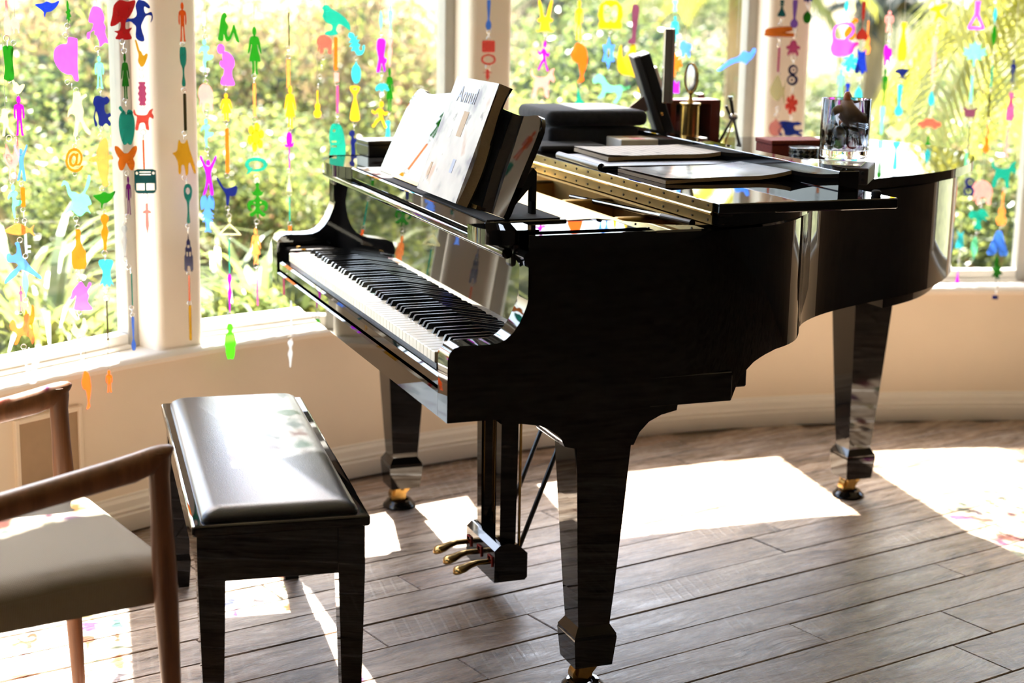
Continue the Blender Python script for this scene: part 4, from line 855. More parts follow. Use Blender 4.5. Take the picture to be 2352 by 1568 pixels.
sh('stapler', ('.0 .30 .04 .70 .30 .86 .80 1 .92 .92 .94 .60 .70 .40 1 .34 1 .10 .94 0 .06 0', 1),)
sh('octopus', (mir('.5 1 .32 .92 .22 .70 .0 .60 .06 .42 .22 .44 .10 .16 .22 .0 .34 .24 .42 .06 .5 .26'), 1))
sh('gem', (mir('.5 1 .14 .96 .10 .60 .0 .26 .20 .02 .5 0'), 0))
sh('kettle', ('.06 .46 .0 .24 .10 .04 .30 0 .60 .02 .80 .12 .86 .26 1 .36 .96 .44 .78 .42 .60 .52 .74 .62 .84 .80 .76 .94 .54 1 .26 .96 .08 .82 .04 .62', 1), ('.16 .54 .14 .78 .28 .90 .54 .92 .72 .86 .74 .74 .60 .58 .40 .50', 1))
sh('gourd', ('.72 1 .96 .96 .94 .82 .78 .80 .72 .68 .80 .56 .76 .44 .88 .24 .80 .04 .46 .0 .12 .10 .0 .30 .14 .50 .30 .62 .42 .82 .56 .92', 1),)
sh('spade', (mir('.5 1 .36 .99 .38 .60 .46 .50 .46 .32 .20 .22 .0 .10 .12 .0 .5 .02'), 1))
sh('vest', ('.10 1 .30 .90 .60 .88 .86 1 .80 .70 .90 .40 1 .10 .84 .16 .72 .04 .56 .0 .44 .14 .30 .04 .0 .08 .10 .40 .20 .66', 1),)
sh('cat', ('.10 .94 .40 1 .60 .86 .94 .80 1 .50 .84 .40 .92 .10 .80 0 .66 .24 .46 .26 .40 .06 .24 .06 .20 .40 .04 .60', 1),)
sh('pin', (mir('.5 1 .10 .98 .0 .80 .16 .50 .26 .10 .40 0 .5 .06'), 1))
sh('cup', ('.18 1 1 1 .92 .60 .70 .26 .66 .14 .92 .10 .92 .0 .22 0 .22 .10 .48 .14 .44 .26 .26 .50 .04 .56 .0 .76 .06 .90 .18 .86', 1),)
sh('car', ('.02 .30 .0 .56 .10 .68 .24 .70 .36 .98 .64 1 .78 .72 .96 .64 1 .40 .96 .22 .86 .18 .80 .0 .68 .0 .62 .18 .36 .18 .30 .0 .18 0 .12 .20', 1),)
sh('beaker', ('.34 1 .70 1 .64 .90 .64 .54 1 .08 .96 0 .04 0 .0 .08 .38 .54 .38 .90', 0), ('.46 .46 .54 .46 .82 .10 .14 .10', 0))
sh('crab', (mir('.5 .86 .34 .84 .20 .92 .06 1 .0 .80 .14 .66 .02 .50 .16 .44 .04 .26 .20 .24 .14 .02 .30 .14 .5 .10'), 1))
sh('feather', (mir('.5 1 .20 .86 .0 .56 .16 .30 .40 .12 .44 0 .5 0'), 1))
sh('elephant', ('.0 .60 .10 .86 .36 1 .66 .96 .90 .80 1 .50 .94 .20 .96 .0 .76 .0 .72 .24 .46 .26 .42 .0 .24 .0 .22 .30 .12 .10 .06 .20 .10 .40', 1),)
sh('mushroom', ('.0 .62 .14 .90 .40 .86 .60 1 .84 .90 1 .60 .80 .62 .92 .40 .72 .46 .62 .30 .70 .0 .30 .0 .40 .30 .36 .52 .16 .50', 1),)
sh('letter_a', ('.38 1 .62 1 1 .12 .94 .0 .66 .0 .56 .12 .5 .36 .44 .12 .36 .0 .04 .02 .0 .12', 0),)
sh('vine', ('.30 1 .46 .96 .60 .80 .56 .66 .90 .56 .72 .46 1 .30 .66 .26 .80 .08 .54 .16 .44 0 .36 .22 .06 .14 .26 .38 .0 .50 .28 .54 .20 .76', 0),)
sh('cone', ('.5 1 .34 .60 .0 .02 1 .0 .66 .60', 0),)
sh('curls', (circ(.5, .74, .44, .26, 20), 0), (circ(.55, .74, .26, .15, 16), 0), (circ(.5, .26, .5, .26, 20), 0), (circ(.45, .26, .3, .15, 16), 0), (circ(.55, .74, .10, .06, 10), 0), (circ(.45, .26, .12, .06, 10), 0))
sh('fish', ('.0 .50 .20 .80 .46 1 .70 .80 .84 .60 1 .86 .94 .50 1 .06 .82 .36 .60 .20 .30 .24', 1),)
sh('key', ('.30 1 .60 1 .60 .40 .60 .34 1 .34 1 .24 .60 .24 .60 .14 .96 .14 .96 .04 .60 .04 .60 0 .30 0', 0),)
sh('mug', ('.0 1 .78 .98 .96 .90 1 .66 .82 .50 .76 .0 .20 .0 .04 .60', 1), ('.74 .88 .86 .82 .86 .68 .76 .62', 0), ('.16 .86 .50 .86 .48 .56 .20 .56', 0), ('.24 .14 .26 .40 .62 .40 .64 .14', 0))
sh('rooster', ('.10 .66 .20 .86 .34 .74 .48 .60 .66 .66 .78 1 .96 .96 1 .60 .88 .36 .76 .26 .80 .02 .70 .0 .64 .22 .46 .22 .40 .0 .30 .0 .32 .26 .16 .36 .0 .56', 1),)
sh('swim', ('.0 .60 .20 .86 .60 .90 .84 1 1 .94 .80 .70 .60 .60 .70 .40 .98 .16 .92 .10 .56 .26 .34 0 .26 .04 .38 .40 .30 .56', 1),)
sh('guitar', (mir('.5 1 .42 .98 .42 .56 .26 .50 .20 .38 .28 .30 .06 .18 .20 .02 .5 0'), 1))
sh('rider', ('.0 .62 .10 .80 .22 .74 .30 .54 .50 .56 .58 .72 .62 .92 .78 1 .86 .84 .80 .60 .94 .44 1 .20 .90 .0 .80 .22 .60 .30 .44 .28 .30 .04 .16 .02 .30 .26 .22 .40 .06 .48', 1),)
def inside(p, poly):
    c = False; j = len(poly)-1
    for i in range(len(poly)):
        (xi, yi), (xj, yj) = poly[i], poly[j]
        if (yi > p[1]) != (yj > p[1]) and p[0] < (xj-xi)*(p[1]-yi)/(yj-yi)+xi: c = not c
        j = i
    return c
def charm_mesh(name):
    groups = []                       # each outline with the holes cut in it; overlapping outlines stay separate
    for pts, smooth in SH[name]:
        q = [pts[0]]
        for p in pts[1:]:
            if abs(p[0]-q[-1][0])+abs(p[1]-q[-1][1]) > 1e-4: q.append(p)
        if abs(q[0][0]-q[-1][0])+abs(q[0][1]-q[-1][1]) < 1e-4: q.pop()
        if smooth: q = [(p.x, p.y) for p in catmull([(a, b, 0) for a, b in q], 3)]
        for g in groups:
            if all(inside(p, g[0]) for p in q): g.append(q); break
        else: groups.append([q])
    vs, fs = [], []
    for g in groups:
        cu = bpy.data.curves.new('charm_curve', 'CURVE'); cu.dimensions = '2D'; cu.fill_mode = 'BOTH'; cu.extrude = .5
        for pts in g:
            s = cu.splines.new('POLY'); s.points.add(len(pts)-1); s.use_cyclic_u = True
            for q, (a, b) in zip(s.points, pts): q.co = (a-.5, b-1.0, 0, 1)
        me = finish_curve(cu, name); o = len(vs); vs += [v.co.copy() for v in me.vertices]; fs += [[i+o for i in f.vertices] for f in me.polygons]; bpy.data.meshes.remove(me)
    me = bpy.data.meshes.new('charm_'+name); me.from_pydata(vs, [], fs); return me
def finish_curve(cu, name):
    ob = bpy.data.objects.new('tmp_curve', cu); me = bpy.data.meshes.new_from_object(ob); me.name = 'charm_'+name
    me.materials.clear()
    for v in me.vertices: v.co = Vector((v.co.x, v.co.z, v.co.y))
    bpy.data.objects.remove(ob); return me
def at_sign():
    cu = bpy.data.curves.new('at', 'FONT'); cu.body = '@'; cu.extrude = .5; cu.offset = .02
    me = finish_curve(cu, 'at_sign'); xs = [v.co.x for v in me.vertices]; zs = [v.co.z for v in me.vertices]
    a, b, c, d = min(xs), max(xs), min(zs), max(zs)
    for v in me.vertices: v.co.x = (v.co.x-a)/(b-a)-.5; v.co.z = (v.co.z-c)/(d-c)-1
    return me
CM = {}
def get_charm(shape, col):
    k = (shape, col)
    if k not in CM:
        base = CM.get(shape)
        if base is None: base = CM[shape] = at_sign() if shape == 'at' else charm_mesh(shape)
        me = base.copy(); me.materials.append(MAT['p_'+col]); CM[k] = me
    return CM[k]
rgm = MB(); rings_ = []
for k in range(12):
    a = 2*PI*k/12; c = Vector((math.cos(a), 0, math.sin(a)))
    rings_.append([c*(.0052+.0009*math.cos(b))+Vector((0, 1, 0))*(.0009*math.sin(b)) for b in [2*PI*q/5 for q in range(5)]])
rings_.append(rings_[0]); rgm.loft(rings_, close=False); bmesh.ops.remove_doubles(rgm.bm, verts=rgm.bm.verts[:], dist=1e-5)
RING = rgm.mesh('ring', 60); RING.materials.append(MAT['clear_ring'])
CORD = MB().cyl((0, 0, 0), (0, 0, 1), .0006, seg=5).mesh('cord'); CORD.materials.append(MAT['cord'])
NAMES = {'at': 'at-sign', 'arms_up': 'cheering figure', 'sit_girl': 'seated girl', 'horse_rear': 'rearing horse', 'horse_run': 'trotting horse', 'boy_flute': 'boy with flute', 'ring_oval': 'oval ring', 'letter_a': 'letter A', 'fly': 'flying figure', 'leap': 'leaping dancer', 'walker': 'walking man', 'yoga': 'balancing figure', 'stick': 'thin bar', 'vine': 'leafy vine', 'king': 'seated king', 'dive': 'diving figure', 'torso': 'bodice', 'woman': 'woman in a dress', 'genie': 'man with raised arms'}
rc = random.Random(21)
def strand(x0, rad, label, items, top=True):
    """items: (shape, colour, x, ytop, ybottom, width) in photo pixels; hung at bay radius rad"""
    items = [it for it in items]
    p_end = on_bay(items[-1][2], items[-1][4], rad)
    t = thing('charm_strand', label, 'charm strand', (p_end.x, p_end.y, p_end.z), 0, 'hanging strands of plastic charms')
    base = Vector((p_end.x, p_end.y, p_end.z)); last = None
    for it in items:
        shape, col, x, ya, yb, wpx = it[:6]; tilt = it[6] if len(it) > 6 else 0
        pa = on_bay(x, ya, rad); pb = on_bay(x, yb, rad)
        depth = (pa-CAM).dot(FWD); h = (pa-pb).length; wd = wpx*depth/F_PX
        vx = Vector((pa.x-CAM.x, pa.y-CAM.y)); face = math.atan2(vx.y, vx.x)-PI/2
        yaw = face+rc.uniform(-.18, .18)
        th = .0035 if wpx > 9 else .0025
        if tilt:
            L0 = math.hypot(wd, h); c = (pa+pb)/2+Vector((0, 0, L0*0))
            o = link('charm', get_charm(shape, col), None, t, (pa+pb)/2-base+Vector((0, 0, wpx*.5*depth/F_PX)), (0, tilt, yaw), (wd, th, wd*.9 if shape != 'stick' else h))
        else:
            o = link('charm', get_charm(shape, col), None, t, pa-base, (0, 0, yaw), (max(wd, .003), th, h))
        o['label'] = '%s %s charm' % ({'palepink': 'pale pink', 'darkteal': 'dark teal', 'paleorange': 'pale orange', 'sky': 'light blue'}.get(col, col), NAMES.get(shape, shape.replace('_', ' ')))
        if last is not None and not tilt:
            gap = last.z-pa.z
            if gap > .004:
                n = max(1, min(4, int(gap/.009)))
                for k in range(n):
                    f = (k+.5)/n; c = last.lerp(pa, f); s_ = max(.55, gap/n/.0104*1.12) if gap/n < .013 else 1
                    link('ring', RING, None, t, c-base, (0, 0, yaw+(PI/2 if k % 2 else .2)), (s_, s_, s_))
                if gap/n > .014: link('cord', CORD, None, t, pa-base, None, (1, 1, gap))
        if not tilt: last = pb
    p0 = on_bay(items[0][2], items[0][3], rad); z = max(p0.z, on_bay(items[0][2], -20, rad).z)
    if top and z > p0.z+.02: link('cord', CORD, None, t, p0-base, None, (1, 1, z-p0.z))
    while top and z < 1.86:                      # the strand goes on above the picture
        gap = rc.uniform(.018, .034); h = rc.uniform(.06, .115); sh_ = rc.choice(UPPER); cl_ = rc.choice(UPCOL)
        for k in range(2): link('ring', RING, None, t, Vector((p0.x, p0.y, z+gap*(k+.5)/2))-base, (0, 0, yaw+k*1.4), (1.1, 1.1, gap/2/.0104))
        z += gap+h; o = link('charm', get_charm(sh_, cl_), None, t, Vector((p0.x, p0.y, z))-base, (0, 0, yaw+rc.uniform(-.5, .5)), (h*rc.uniform(.35, .7), .0035, h))
        o['label'] = '%s %s charm' % (cl_, NAMES.get(sh_, sh_.replace('_', ' ')))
    if top: link('cord', CORD, None, t, Vector((p0.x, p0.y, z))-base, None, (1, 1, HEAD+.2-z))
UPPER = ['person', 'woman', 'arms_up', 'fish', 'duck', 'dog', 'cat', 'bottle', 'guitar', 'butterfly', 'leap', 'eagle', 'elephant', 'flower', 'kneel', 'teardrop', 'lobster', 'spoon']
UPCOL = ['blue', 'green', 'magenta', 'pink', 'rose', 'salmon', 'orange', 'amber', 'yellow', 'mint', 'teal', 'aqua', 'violet', 'red', 'ivory', 'navy']
R1, R2 = RW-.075, RW-.045
strand(14, R1, 'outermost charm strand at the left edge, with pale bottle, green boot and magenta figure', [
 ('bottle', 'palepink', 14, 0, 82, 16), ('boot', 'green', 18, 106, 182, 27), ('duck', 'ivory', 38, 170, 216, 34), ('person', 'magenta', 42, 220, 310, 30), ('rooster', 'palepink', 24, 316, 410, 36), ('yoga', 'mint', 32, 423, 500, 32), ('fish', 'paleorange', 44, 513, 546, 66), ('leap', 'sky', 48, 556, 652, 82), ('person', 'rose', 47, 656, 714, 12), ('rider', 'amber', 49, 720, 792, 54), ('mug', 'clear', 72, 808, 878, 34)])
strand(33, R2, 'charm strand at the left edge with a light blue cheering figure and clear key', [
 ('elephant', 'palepink', 34, 40, 76, 20), ('walker', 'ivory', 12, 250, 312, 34), ('arms_up', 'sky', 47, 333, 414, 30), ('stick', 'amber', 52, 430, 475, 9), ('key', 'clear', 59, 526, 583, 20), ('feather', 'mint', 57, 622, 684, 14), ('rooster', 'amber', 66, 702, 760, 24)])
strand(108, R1, 'short blue bird charm strand at the top of the first window', [('ray', 'blue', 108, 0, 40, 54)])
strand(156, R1, 'charm strand with pink bowler hat, orange at-sign and wine bottle', [
 ('vine', 'green', 156, 0, 54, 13), ('hat', 'pink', 150, 86, 184, 54), ('walker', 'ivory', 180, 211, 312, 52), ('at', 'amber', 170, 340, 395, 40), ('raptor', 'mint', 174, 403, 497, 66), ('bottle', 'amber', 179, 526, 619, 33), ('bust', 'pink', 184, 647, 712, 50), ('rooster', 'ivory', 180, 732, 790, 36), ('mermaid', 'orange', 198, 852, 940, 22)])
strand(222, R1, 'charm strand with pink detective head, navy lion and orange dolphin', [
 ('detective', 'pink', 222, 14, 107, 48), ('person', 'mint', 227, 128, 202, 26), ('lion', 'navy', 233, 220, 290, 40), ('dolphin', 'paleorange', 230, 317, 428, 56), ('ray', 'green', 239, 437, 480, 50), ('twist', 'amber', 240, 493, 576, 18), ('torso', 'aqua', 243, 597, 659, 32), ('stick', 'olive', 245, 690, 782, 4), ('person', 'orange', 250, 850, 900, 18)])
strand(283, R1, 'charm strand with red griffin, green woman, apple and amber butterfly', [
 ('dragon', 'red', 281, 0, 90, 58), ('woman', 'green', 286, 122, 226, 20), ('apple', 'teal', 290, 243, 332, 36), ('butterfly', 'amber', 289, 335, 391, 50), ('person', 'purple', 294, 404, 492, 15), ('twist', 'clear', 285, 518, 590, 13), ('stick', 'teal', 302, 627, 702, 3), ('spoon', 'sky', 305, 727, 805, 10)])
strand(322, R2, 'charm strand with blue rearing horse and dark teal bus', [
 ('horse_rear', 'blue', 316, 0, 95, 66), ('duck', 'yellow', 324, 92, 153, 28), ('scallop', 'rose', 326, 188, 242, 20), ('dog', 'salmon', 329, 250, 298, 46), ('stick', 'orange', 329, 320, 389, 4), ('bus', 'darkteal', 333, 386, 444, 49), ('dagger', 'palepink', 337, 466, 540, 20)])
strand(418, R1, 'charm strand with orange figure, yellow cow and navy tower before the pillar', [
 ('person', 'orange', 418, 5, 94, 23), ('brush', 'teal', 420, 108, 199, 15), ('stick', 'olive', 424, 214, 301, 7), ('cow', 'yellow', 422, 320, 403, 52), ('racket', 'teal', 431, 422, 513, 19), ('tower', 'navy', 432, 536, 624, 20), ('stick', 'orange', 434, 631, 692, 4), ('stick', 'yellow', 436, 700, 782, 6)])
strand(470, R1, 'charm strand with mint balancing figure and light blue lobster', [
 ('gem', 'clear', 468, 26, 60, 9), ('yoga', 'mint', 472, 89, 165, 35), ('elephant', 'palepink', 472, 192, 254, 35), ('yoga', 'mint', 475, 272, 338, 31), ('arms_up', 'violet', 478, 358, 447, 38), ('lobster', 'sky', 476, 449, 533, 32)])
strand(520, R1, 'charm strand with green seated girl, navy diver and lime figure at the bottom', [
 ('sit_girl', 'green', 524, 29, 98, 48), ('kneel', 'pink', 518, 101, 196, 39), ('woman', 'yellow', 519, 214, 277, 28), ('stick', 'orange', 521, 294, 398, 8), ('dive', 'navy', 521, 408, 473, 47), ('hanger', 'ivory', 527, 500, 540, 52), ('stick', 'teal', 526, 548, 628, 3), ('twist', 'magenta', 527, 630, 718, 9), ('buddha', 'lime', 528, 743, 825, 27)])
strand(583, R1, 'charm strand with green woman, teal speech bubble and green scroll', [
 ('woman', 'green', 584, 61, 170, 32), ('stick', 'paleorange', 584, 190, 269, 6), ('flower', 'yellow', 587, 280, 349, 40), ('bubble', 'teal', 588, 362, 401, 50), ('scroll', 'green', 591, 419, 504, 47), ('woman', 'paleorange', 587, 523, 606, 24), ('stick', 'rose', 591, 640, 702, 4)])
strand(662, R1, 'charm strand with yellow woman and magenta rose', [
 ('stick', 'olive', 663, 27, 106, 3), ('stick', 'paleorange', 662, 135, 202, 8), ('woman', 'yellow', 666, 196, 294, 27), ('rose', 'magenta', 664, 303, 385, 23), ('cone', 'ivory', 664, 398, 440, 13), ('stick', 'teal', 665, 452, 508, 3), ('twist', 'orange', 666, 519, 536, 8), ('stick', 'clear', 667, 560, 770, 3), ('twist', 'clear', 667, 781, 843, 12)])
strand(771, R1, 'charm strand with teal eagle and teal totem above the piano shoulder', [
 ('eagle', 'teal', 772, 12, 81, 65), ('stick', 'orange', 771, 84, 162, 8), ('square', 'palepink', 773, 167, 188, 11), ('stick', 'rose', 775, 196, 260, 6), ('totem', 'teal', 775, 285, 361, 38)])
strand(745, R2, 'faint salmon and yellow charm strand behind the teal eagle', [('elephant', 'salmon', 745, 80, 122, 36), ('guitar', 'yellow', 729, 208, 270, 20)])
strand(818, R1, 'charm strand with aqua scorpion, yellow shovel and navy boy with flute', [
 ('scorpion', 'aqua', 818, 75, 127, 39), ('teardrop', 'aqua', 818, 139, 191, 22), ('shovel', 'yellow', 815, 197, 278, 25), ('boy_flute', 'navy', 813, 300, 358, 28)])
strand(876, R1, 'charm strand with violet hand and yellow runner', [
 ('feather', 'mint', 875, 24, 73, 9), ('hand', 'violet', 876, 89, 165, 24), ('cap', 'aqua', 878, 191, 211, 32), ('runner', 'yellow', 873, 231, 294, 38)])
strand(896, R2, 'charm strand with green robed figure next to the violet hand', [
 ('person', 'mint', 897, 9, 80, 14), ('twist', 'palepink', 896, 86, 153, 13), ('woman', 'green', 895, 156, 254, 20), ('boot', 'aqua', 891, 277, 315, 13)])
strand(1122, R1, 'charm strand with red square and oval ring before the second pillar', [
 ('spoon', 'sky', 1123, 0, 68, 13), ('square', 'salmon', 1122, 93, 120, 30), ('ring_oval', 'salmon', 1122, 124, 149, 34), ('dagger', 'salmon', 1120, 159, 185, 22)])
strand(1250, R1, 'charm strand with yellow man, magenta runner and pale pink dog', [
 ('genie', 'yellow', 1253, 0, 73, 38), ('runner', 'magenta', 1250, 91, 164, 27), ('dog', 'palepink', 1247, 157, 223, 56), ('fish', 'ivory', 1246, 228, 248, 18)])
strand(1332, R1, 'charm strand with tall yellow figure and orange mermaid', [
 ('person', 'yellow', 1331, 0, 90, 22), ('mermaid', 'orange', 1333, 99, 190, 40), ('fin', 'teal', 1332, 203, 243, 30)])
strand(1402, R1, 'charm strand with golden lantern, blue six-pointed star and mint horse', [
 ('lantern', 'gold', 1403, 0, 66, 57), ('hexagram', 'sky', 1399, 84, 160, 33), ('horse_run', 'mint', 1405, 170, 237, 88)])
strand(1458, R1, 'charm strand with mauve leg and golden seated king', [('leg', 'mauve', 1457, 13, 100, 22), ('king', 'gold', 1447, 102, 212, 56)])
strand(1551, R1, 'charm strand with aqua figure, amber maple leaf and violet crown', [
 ('torso', 'mint', 1551, 0, 29, 14), ('woman', 'aqua', 1551, 36, 95, 23), ('maple', 'amber', 1552, 119, 177, 34), ('crown', 'violet', 1550, 184, 214, 23)])
strand(1575, R2, 'faint light blue charm beside the amber maple leaf', [('cat', 'sky', 1575, 94, 132, 28)])
strand(1695, RW-.12, 'light blue flying figure charm by the third pillar', [('fly', 'sky', 1693, 110, 163, 88)])
strand(1795, R1, 'charm strand with dark teal pawn and amber stapler on the third pillar', [
 ('pawn', 'darkteal', 1797, 0, 38, 21), ('stapler', 'amber', 1791, 60, 84, 67), ('stick', 'rose', 1790, 108, 166, 5), ('fish', 'ivory', 1788, 172, 246, 36), ('teardrop', 'palepink', 1782, 270, 312, 30)])
strand(1826, R1, 'charm strand with lavender brush, rose octopus and a blue animal at the bottom', [
 ('spoon', 'lavender', 1827, 0, 64, 18), ('octopus', 'rose', 1823, 92, 129, 32), ('curls', 'navy', 1822, 148, 196, 25), ('flower', 'salmon', 1819, 216, 263, 30), ('lion', 'blue', 1816, 278, 312, 58)])
strand(1855, R1, 'charm strand ending in a green leaf by the third pillar', [('cap', 'blue', 1857, -14, 6, 20), ('teardrop', 'green', 1855, 22, 54, 19)])
strand(1941, R1, 'charm strand with pink kettle and mint figure', [
 ('feather', 'aqua', 1945, 0, 33, 10), ('kettle', 'pink', 1943, 51, 130, 64), ('person', 'mint', 1933, 158, 222, 24)])
strand(1957, R2, 'charm strand with ivory gem, amber gourd and blue spring', [
 ('gem', 'ivory', 1958, 0, 33, 18), ('gourd', 'amber', 1956, 42, 92, 30), ('flower', 'aqua', 1953, 120, 166, 40), ('twist', 'blue', 1948, 191, 234, 11)])
strand(1985, R1, 'charm strand with rust spade and blue vest', [('spade', 'rust', 1985, 4, 92, 27), ('vest', 'blue', 1980, 112, 171, 28), ('teardrop', 'aqua', 1973, 194, 240, 18)])
strand(1995, R2, 'short yellow charm strand behind the rust spade', [('guitar', 'paleorange', 1995, 48, 124, 18)])
strand(2040, R1, 'charm strand with magenta cat and slim green figure', [
 ('person', 'palepink', 2044, 25, 72, 25), ('cat', 'magenta', 2040, 103, 152, 19), ('person', 'green', 2035, 157, 241, 16), ('pin', 'mint', 2028, 243, 310, 13)])
strand(2076, R1, 'charm strand with yellow jug, navy teacup and aqua spoon', [
 ('vase', 'yellow', 2077, 51, 139, 21), ('cup', 'navy', 2071, 158, 180, 29), ('spoon', 'aqua', 2068, 194, 266, 18), ('rooster', 'ivory', 2063, 283, 327, 56)])
strand(2150, R1, 'charm strand with salmon car and green bottle over the piano tail', [
 ('swim', 'yellow', 2157, 8, 50, 38), ('twist', 'palepink', 2149, 83, 188, 14), ('fish', 'aqua', 2141, 208, 252, 15), ('car', 'salmon', 2135, 273, 294, 52), ('bottle', 'green', 2132, 313, 346, 14)])
strand(2246, R1, 'charm strand with pink flask, mint leaf spray and mauve crab', [
 ('beaker', 'pink', 2246, 3, 68, 37), ('maple', 'mint', 2241, 93, 152, 56), ('stick', 'mint', 2234, 172, 238, 6), ('crab', 'mauve', 2229, 247, 272, 32), ('stick', 'olive', 2228, 290, 380, 2), ('curls', 'navy', 2228, 407, 450, 24)])
strand(2286, R1, 'charm strand with aqua and green feathers in the last window', [('feather', 'aqua', 2287, 17, 55, 9), ('feather', 'green', 2285, 58, 111, 11), ('stick', 'teal', 2280, 150, 200, 4), ('stick', 'olive', 2274, 214, 270, 4), ('guitar', 'orange', 2270, 285, 350, 14)])
strand(2328, R1, 'rightmost charm strand with rose bottle, teal dog and blue letter A', [
 ('person', 'navy', 2329, 136, 189, 15), ('vase', 'rose', 2324, 212, 277, 19), ('stick', 'palepink', 2315, 297, 360, 8), ('dog', 'teal', 2307, 369, 430, 56), ('guitar', 'paleorange', 2305, 440, 517, 26), ('letter_a', 'sky', 2295, 530, 587, 47), ('vine', 'green', 2293, 588, 646, 26), ('square', 'navy', 2286, 678, 687, 13)])
strand(2258, R2, 'charm strand with pale pink elephant and teal mushroom behind the letter A', [
 ('elephant', 'palepink', 2258, 414, 468, 46), ('mushroom', 'teal', 2249, 479, 526, 46), ('feather', 'mint', 2240, 543, 596, 17)])
strand(2204, R2, 'charm strand beside the piano tail ending in a magenta cone', [('vest', 'aqua', 2207, 530, 572, 20), ('cone', 'magenta', 2201, 612, 650, 9)])

# ================================================================== GARDEN
GZ = .02
rgd = random.Random(9)
gm = MB()
import mathutils
na, nr = 48, 22
gv = [[gm.bm.verts.new(bay(-85+170*i/na, RW+WT-.02+.35*j+.045*j*j, GZ+.03*math.sin(i*.9)*math.cos(j*.7))) for j in range(nr+1)] for i in range(na+1)]
for i in range(na):
    for j in range(nr): gm.bm.faces.new((gv[i][j], gv[i+1][j], gv[i+1][j+1], gv[i][j+1]))
mat('garden_soil', srgb(88, 90, 56), .95, var=.4, scale=2.5, bump=.5)
struct(gm.put('ground', 'garden_soil'))
def leaf_cloud(seed, n, size, mats, shape='ball', aspect=2.2):
    r = random.Random(seed); vs = []; fs = []; mi = []
    lobes = [(Vector((r.uniform(-.6, .6), r.uniform(-.6, .6), r.uniform(.25, .85))), r.uniform(.28, .5)) for _ in range(9)] if shape == 'ball' else None
    for _ in range(n):
        c, rad = r.choice(lobes)
        d = Vector((r.gauss(0, 1), r.gauss(0, 1), r.gauss(0, 1))).normalized(); p = c+d*rad*(r.random()**.4)
        p.z = max(.02, p.z)
        L_ = size*r.uniform(.6, 1.4); a = Vector((r.gauss(0, 1), r.gauss(0, 1), r.gauss(-.2, .7))).normalized(); b = a.cross(Vector((r.gauss(0, 1), r.gauss(0, 1), r.gauss(0, 1)))).normalized()*(L_/aspect/2)
        i = len(vs); m_ = p+a*L_*.5+a.cross(b).normalized()*L_*.08; vs += [p, m_+b, p+a*L_, m_-b]; fs.append((i, i+1, i+2)); fs.append((i, i+2, i+3)); k = r.choices(range(len(mats)), [w for _, w in mats])[0]; mi += [k, k]
    me = bpy.data.meshes.new('foliage'); me.from_pydata(vs, [], fs)
    for m_, _ in mats: me.materials.append(MAT[m_])
    me.polygons.foreach_set('material_index', mi); return me
G_, L2, D_, Y_, F_, PM = 'leaf_green', 'leaf_lime', 'leaf_dark', 'leaf_dry', 'flower_warm', 'leaf_palm'
CL = [leaf_cloud(1, 4200, .055, [(G_, 4), (L2, 5), (D_, 1)]), leaf_cloud(2, 4200, .05, [(L2, 5), (G_, 3), (F_, .6)]), leaf_cloud(3, 4200, .055, [(D_, 4), (G_, 4), (L2, 1)]),
      leaf_cloud(4, 3600, .08, [(Y_, 5), (L2, 2), (G_, 1)], aspect=4.5), leaf_cloud(5, 4200, .05, [(G_, 3), (L2, 3), (Y_, 1.5)])]
def stems(seed):
    r = random.Random(seed); g = MB()
    for _ in range(6): g.cyl((r.uniform(-.1, .1), r.uniform(-.1, .1), 0), (r.uniform(-.5, .5), r.uniform(-.5, .5), r.uniform(.5, .9)), .02, .008, seg=6)
    me = g.mesh('stems'); me.materials.append(MAT['bark']); return me
ST = stems(4)
def gy(x, y): return GZ
def shrub(kind, x, y, sx, sz, label):
    t = thing('garden_shrub', label, 'shrub', (x, y, gy(x, y)-.03), rgd.uniform(0, 6.3), 'shrubs in the garden'); t.scale = (sx, sx, sz)
    link('foliage', CL[kind], None, t); link('stems', ST, None, t); return t
def px_at(x, dist):           # garden spot behind image column x, dist metres beyond the camera
    d = ray(x, 500); d.z = 0; d.normalize(); return CAM.x+d.x*dist, CAM.y+d.y*dist
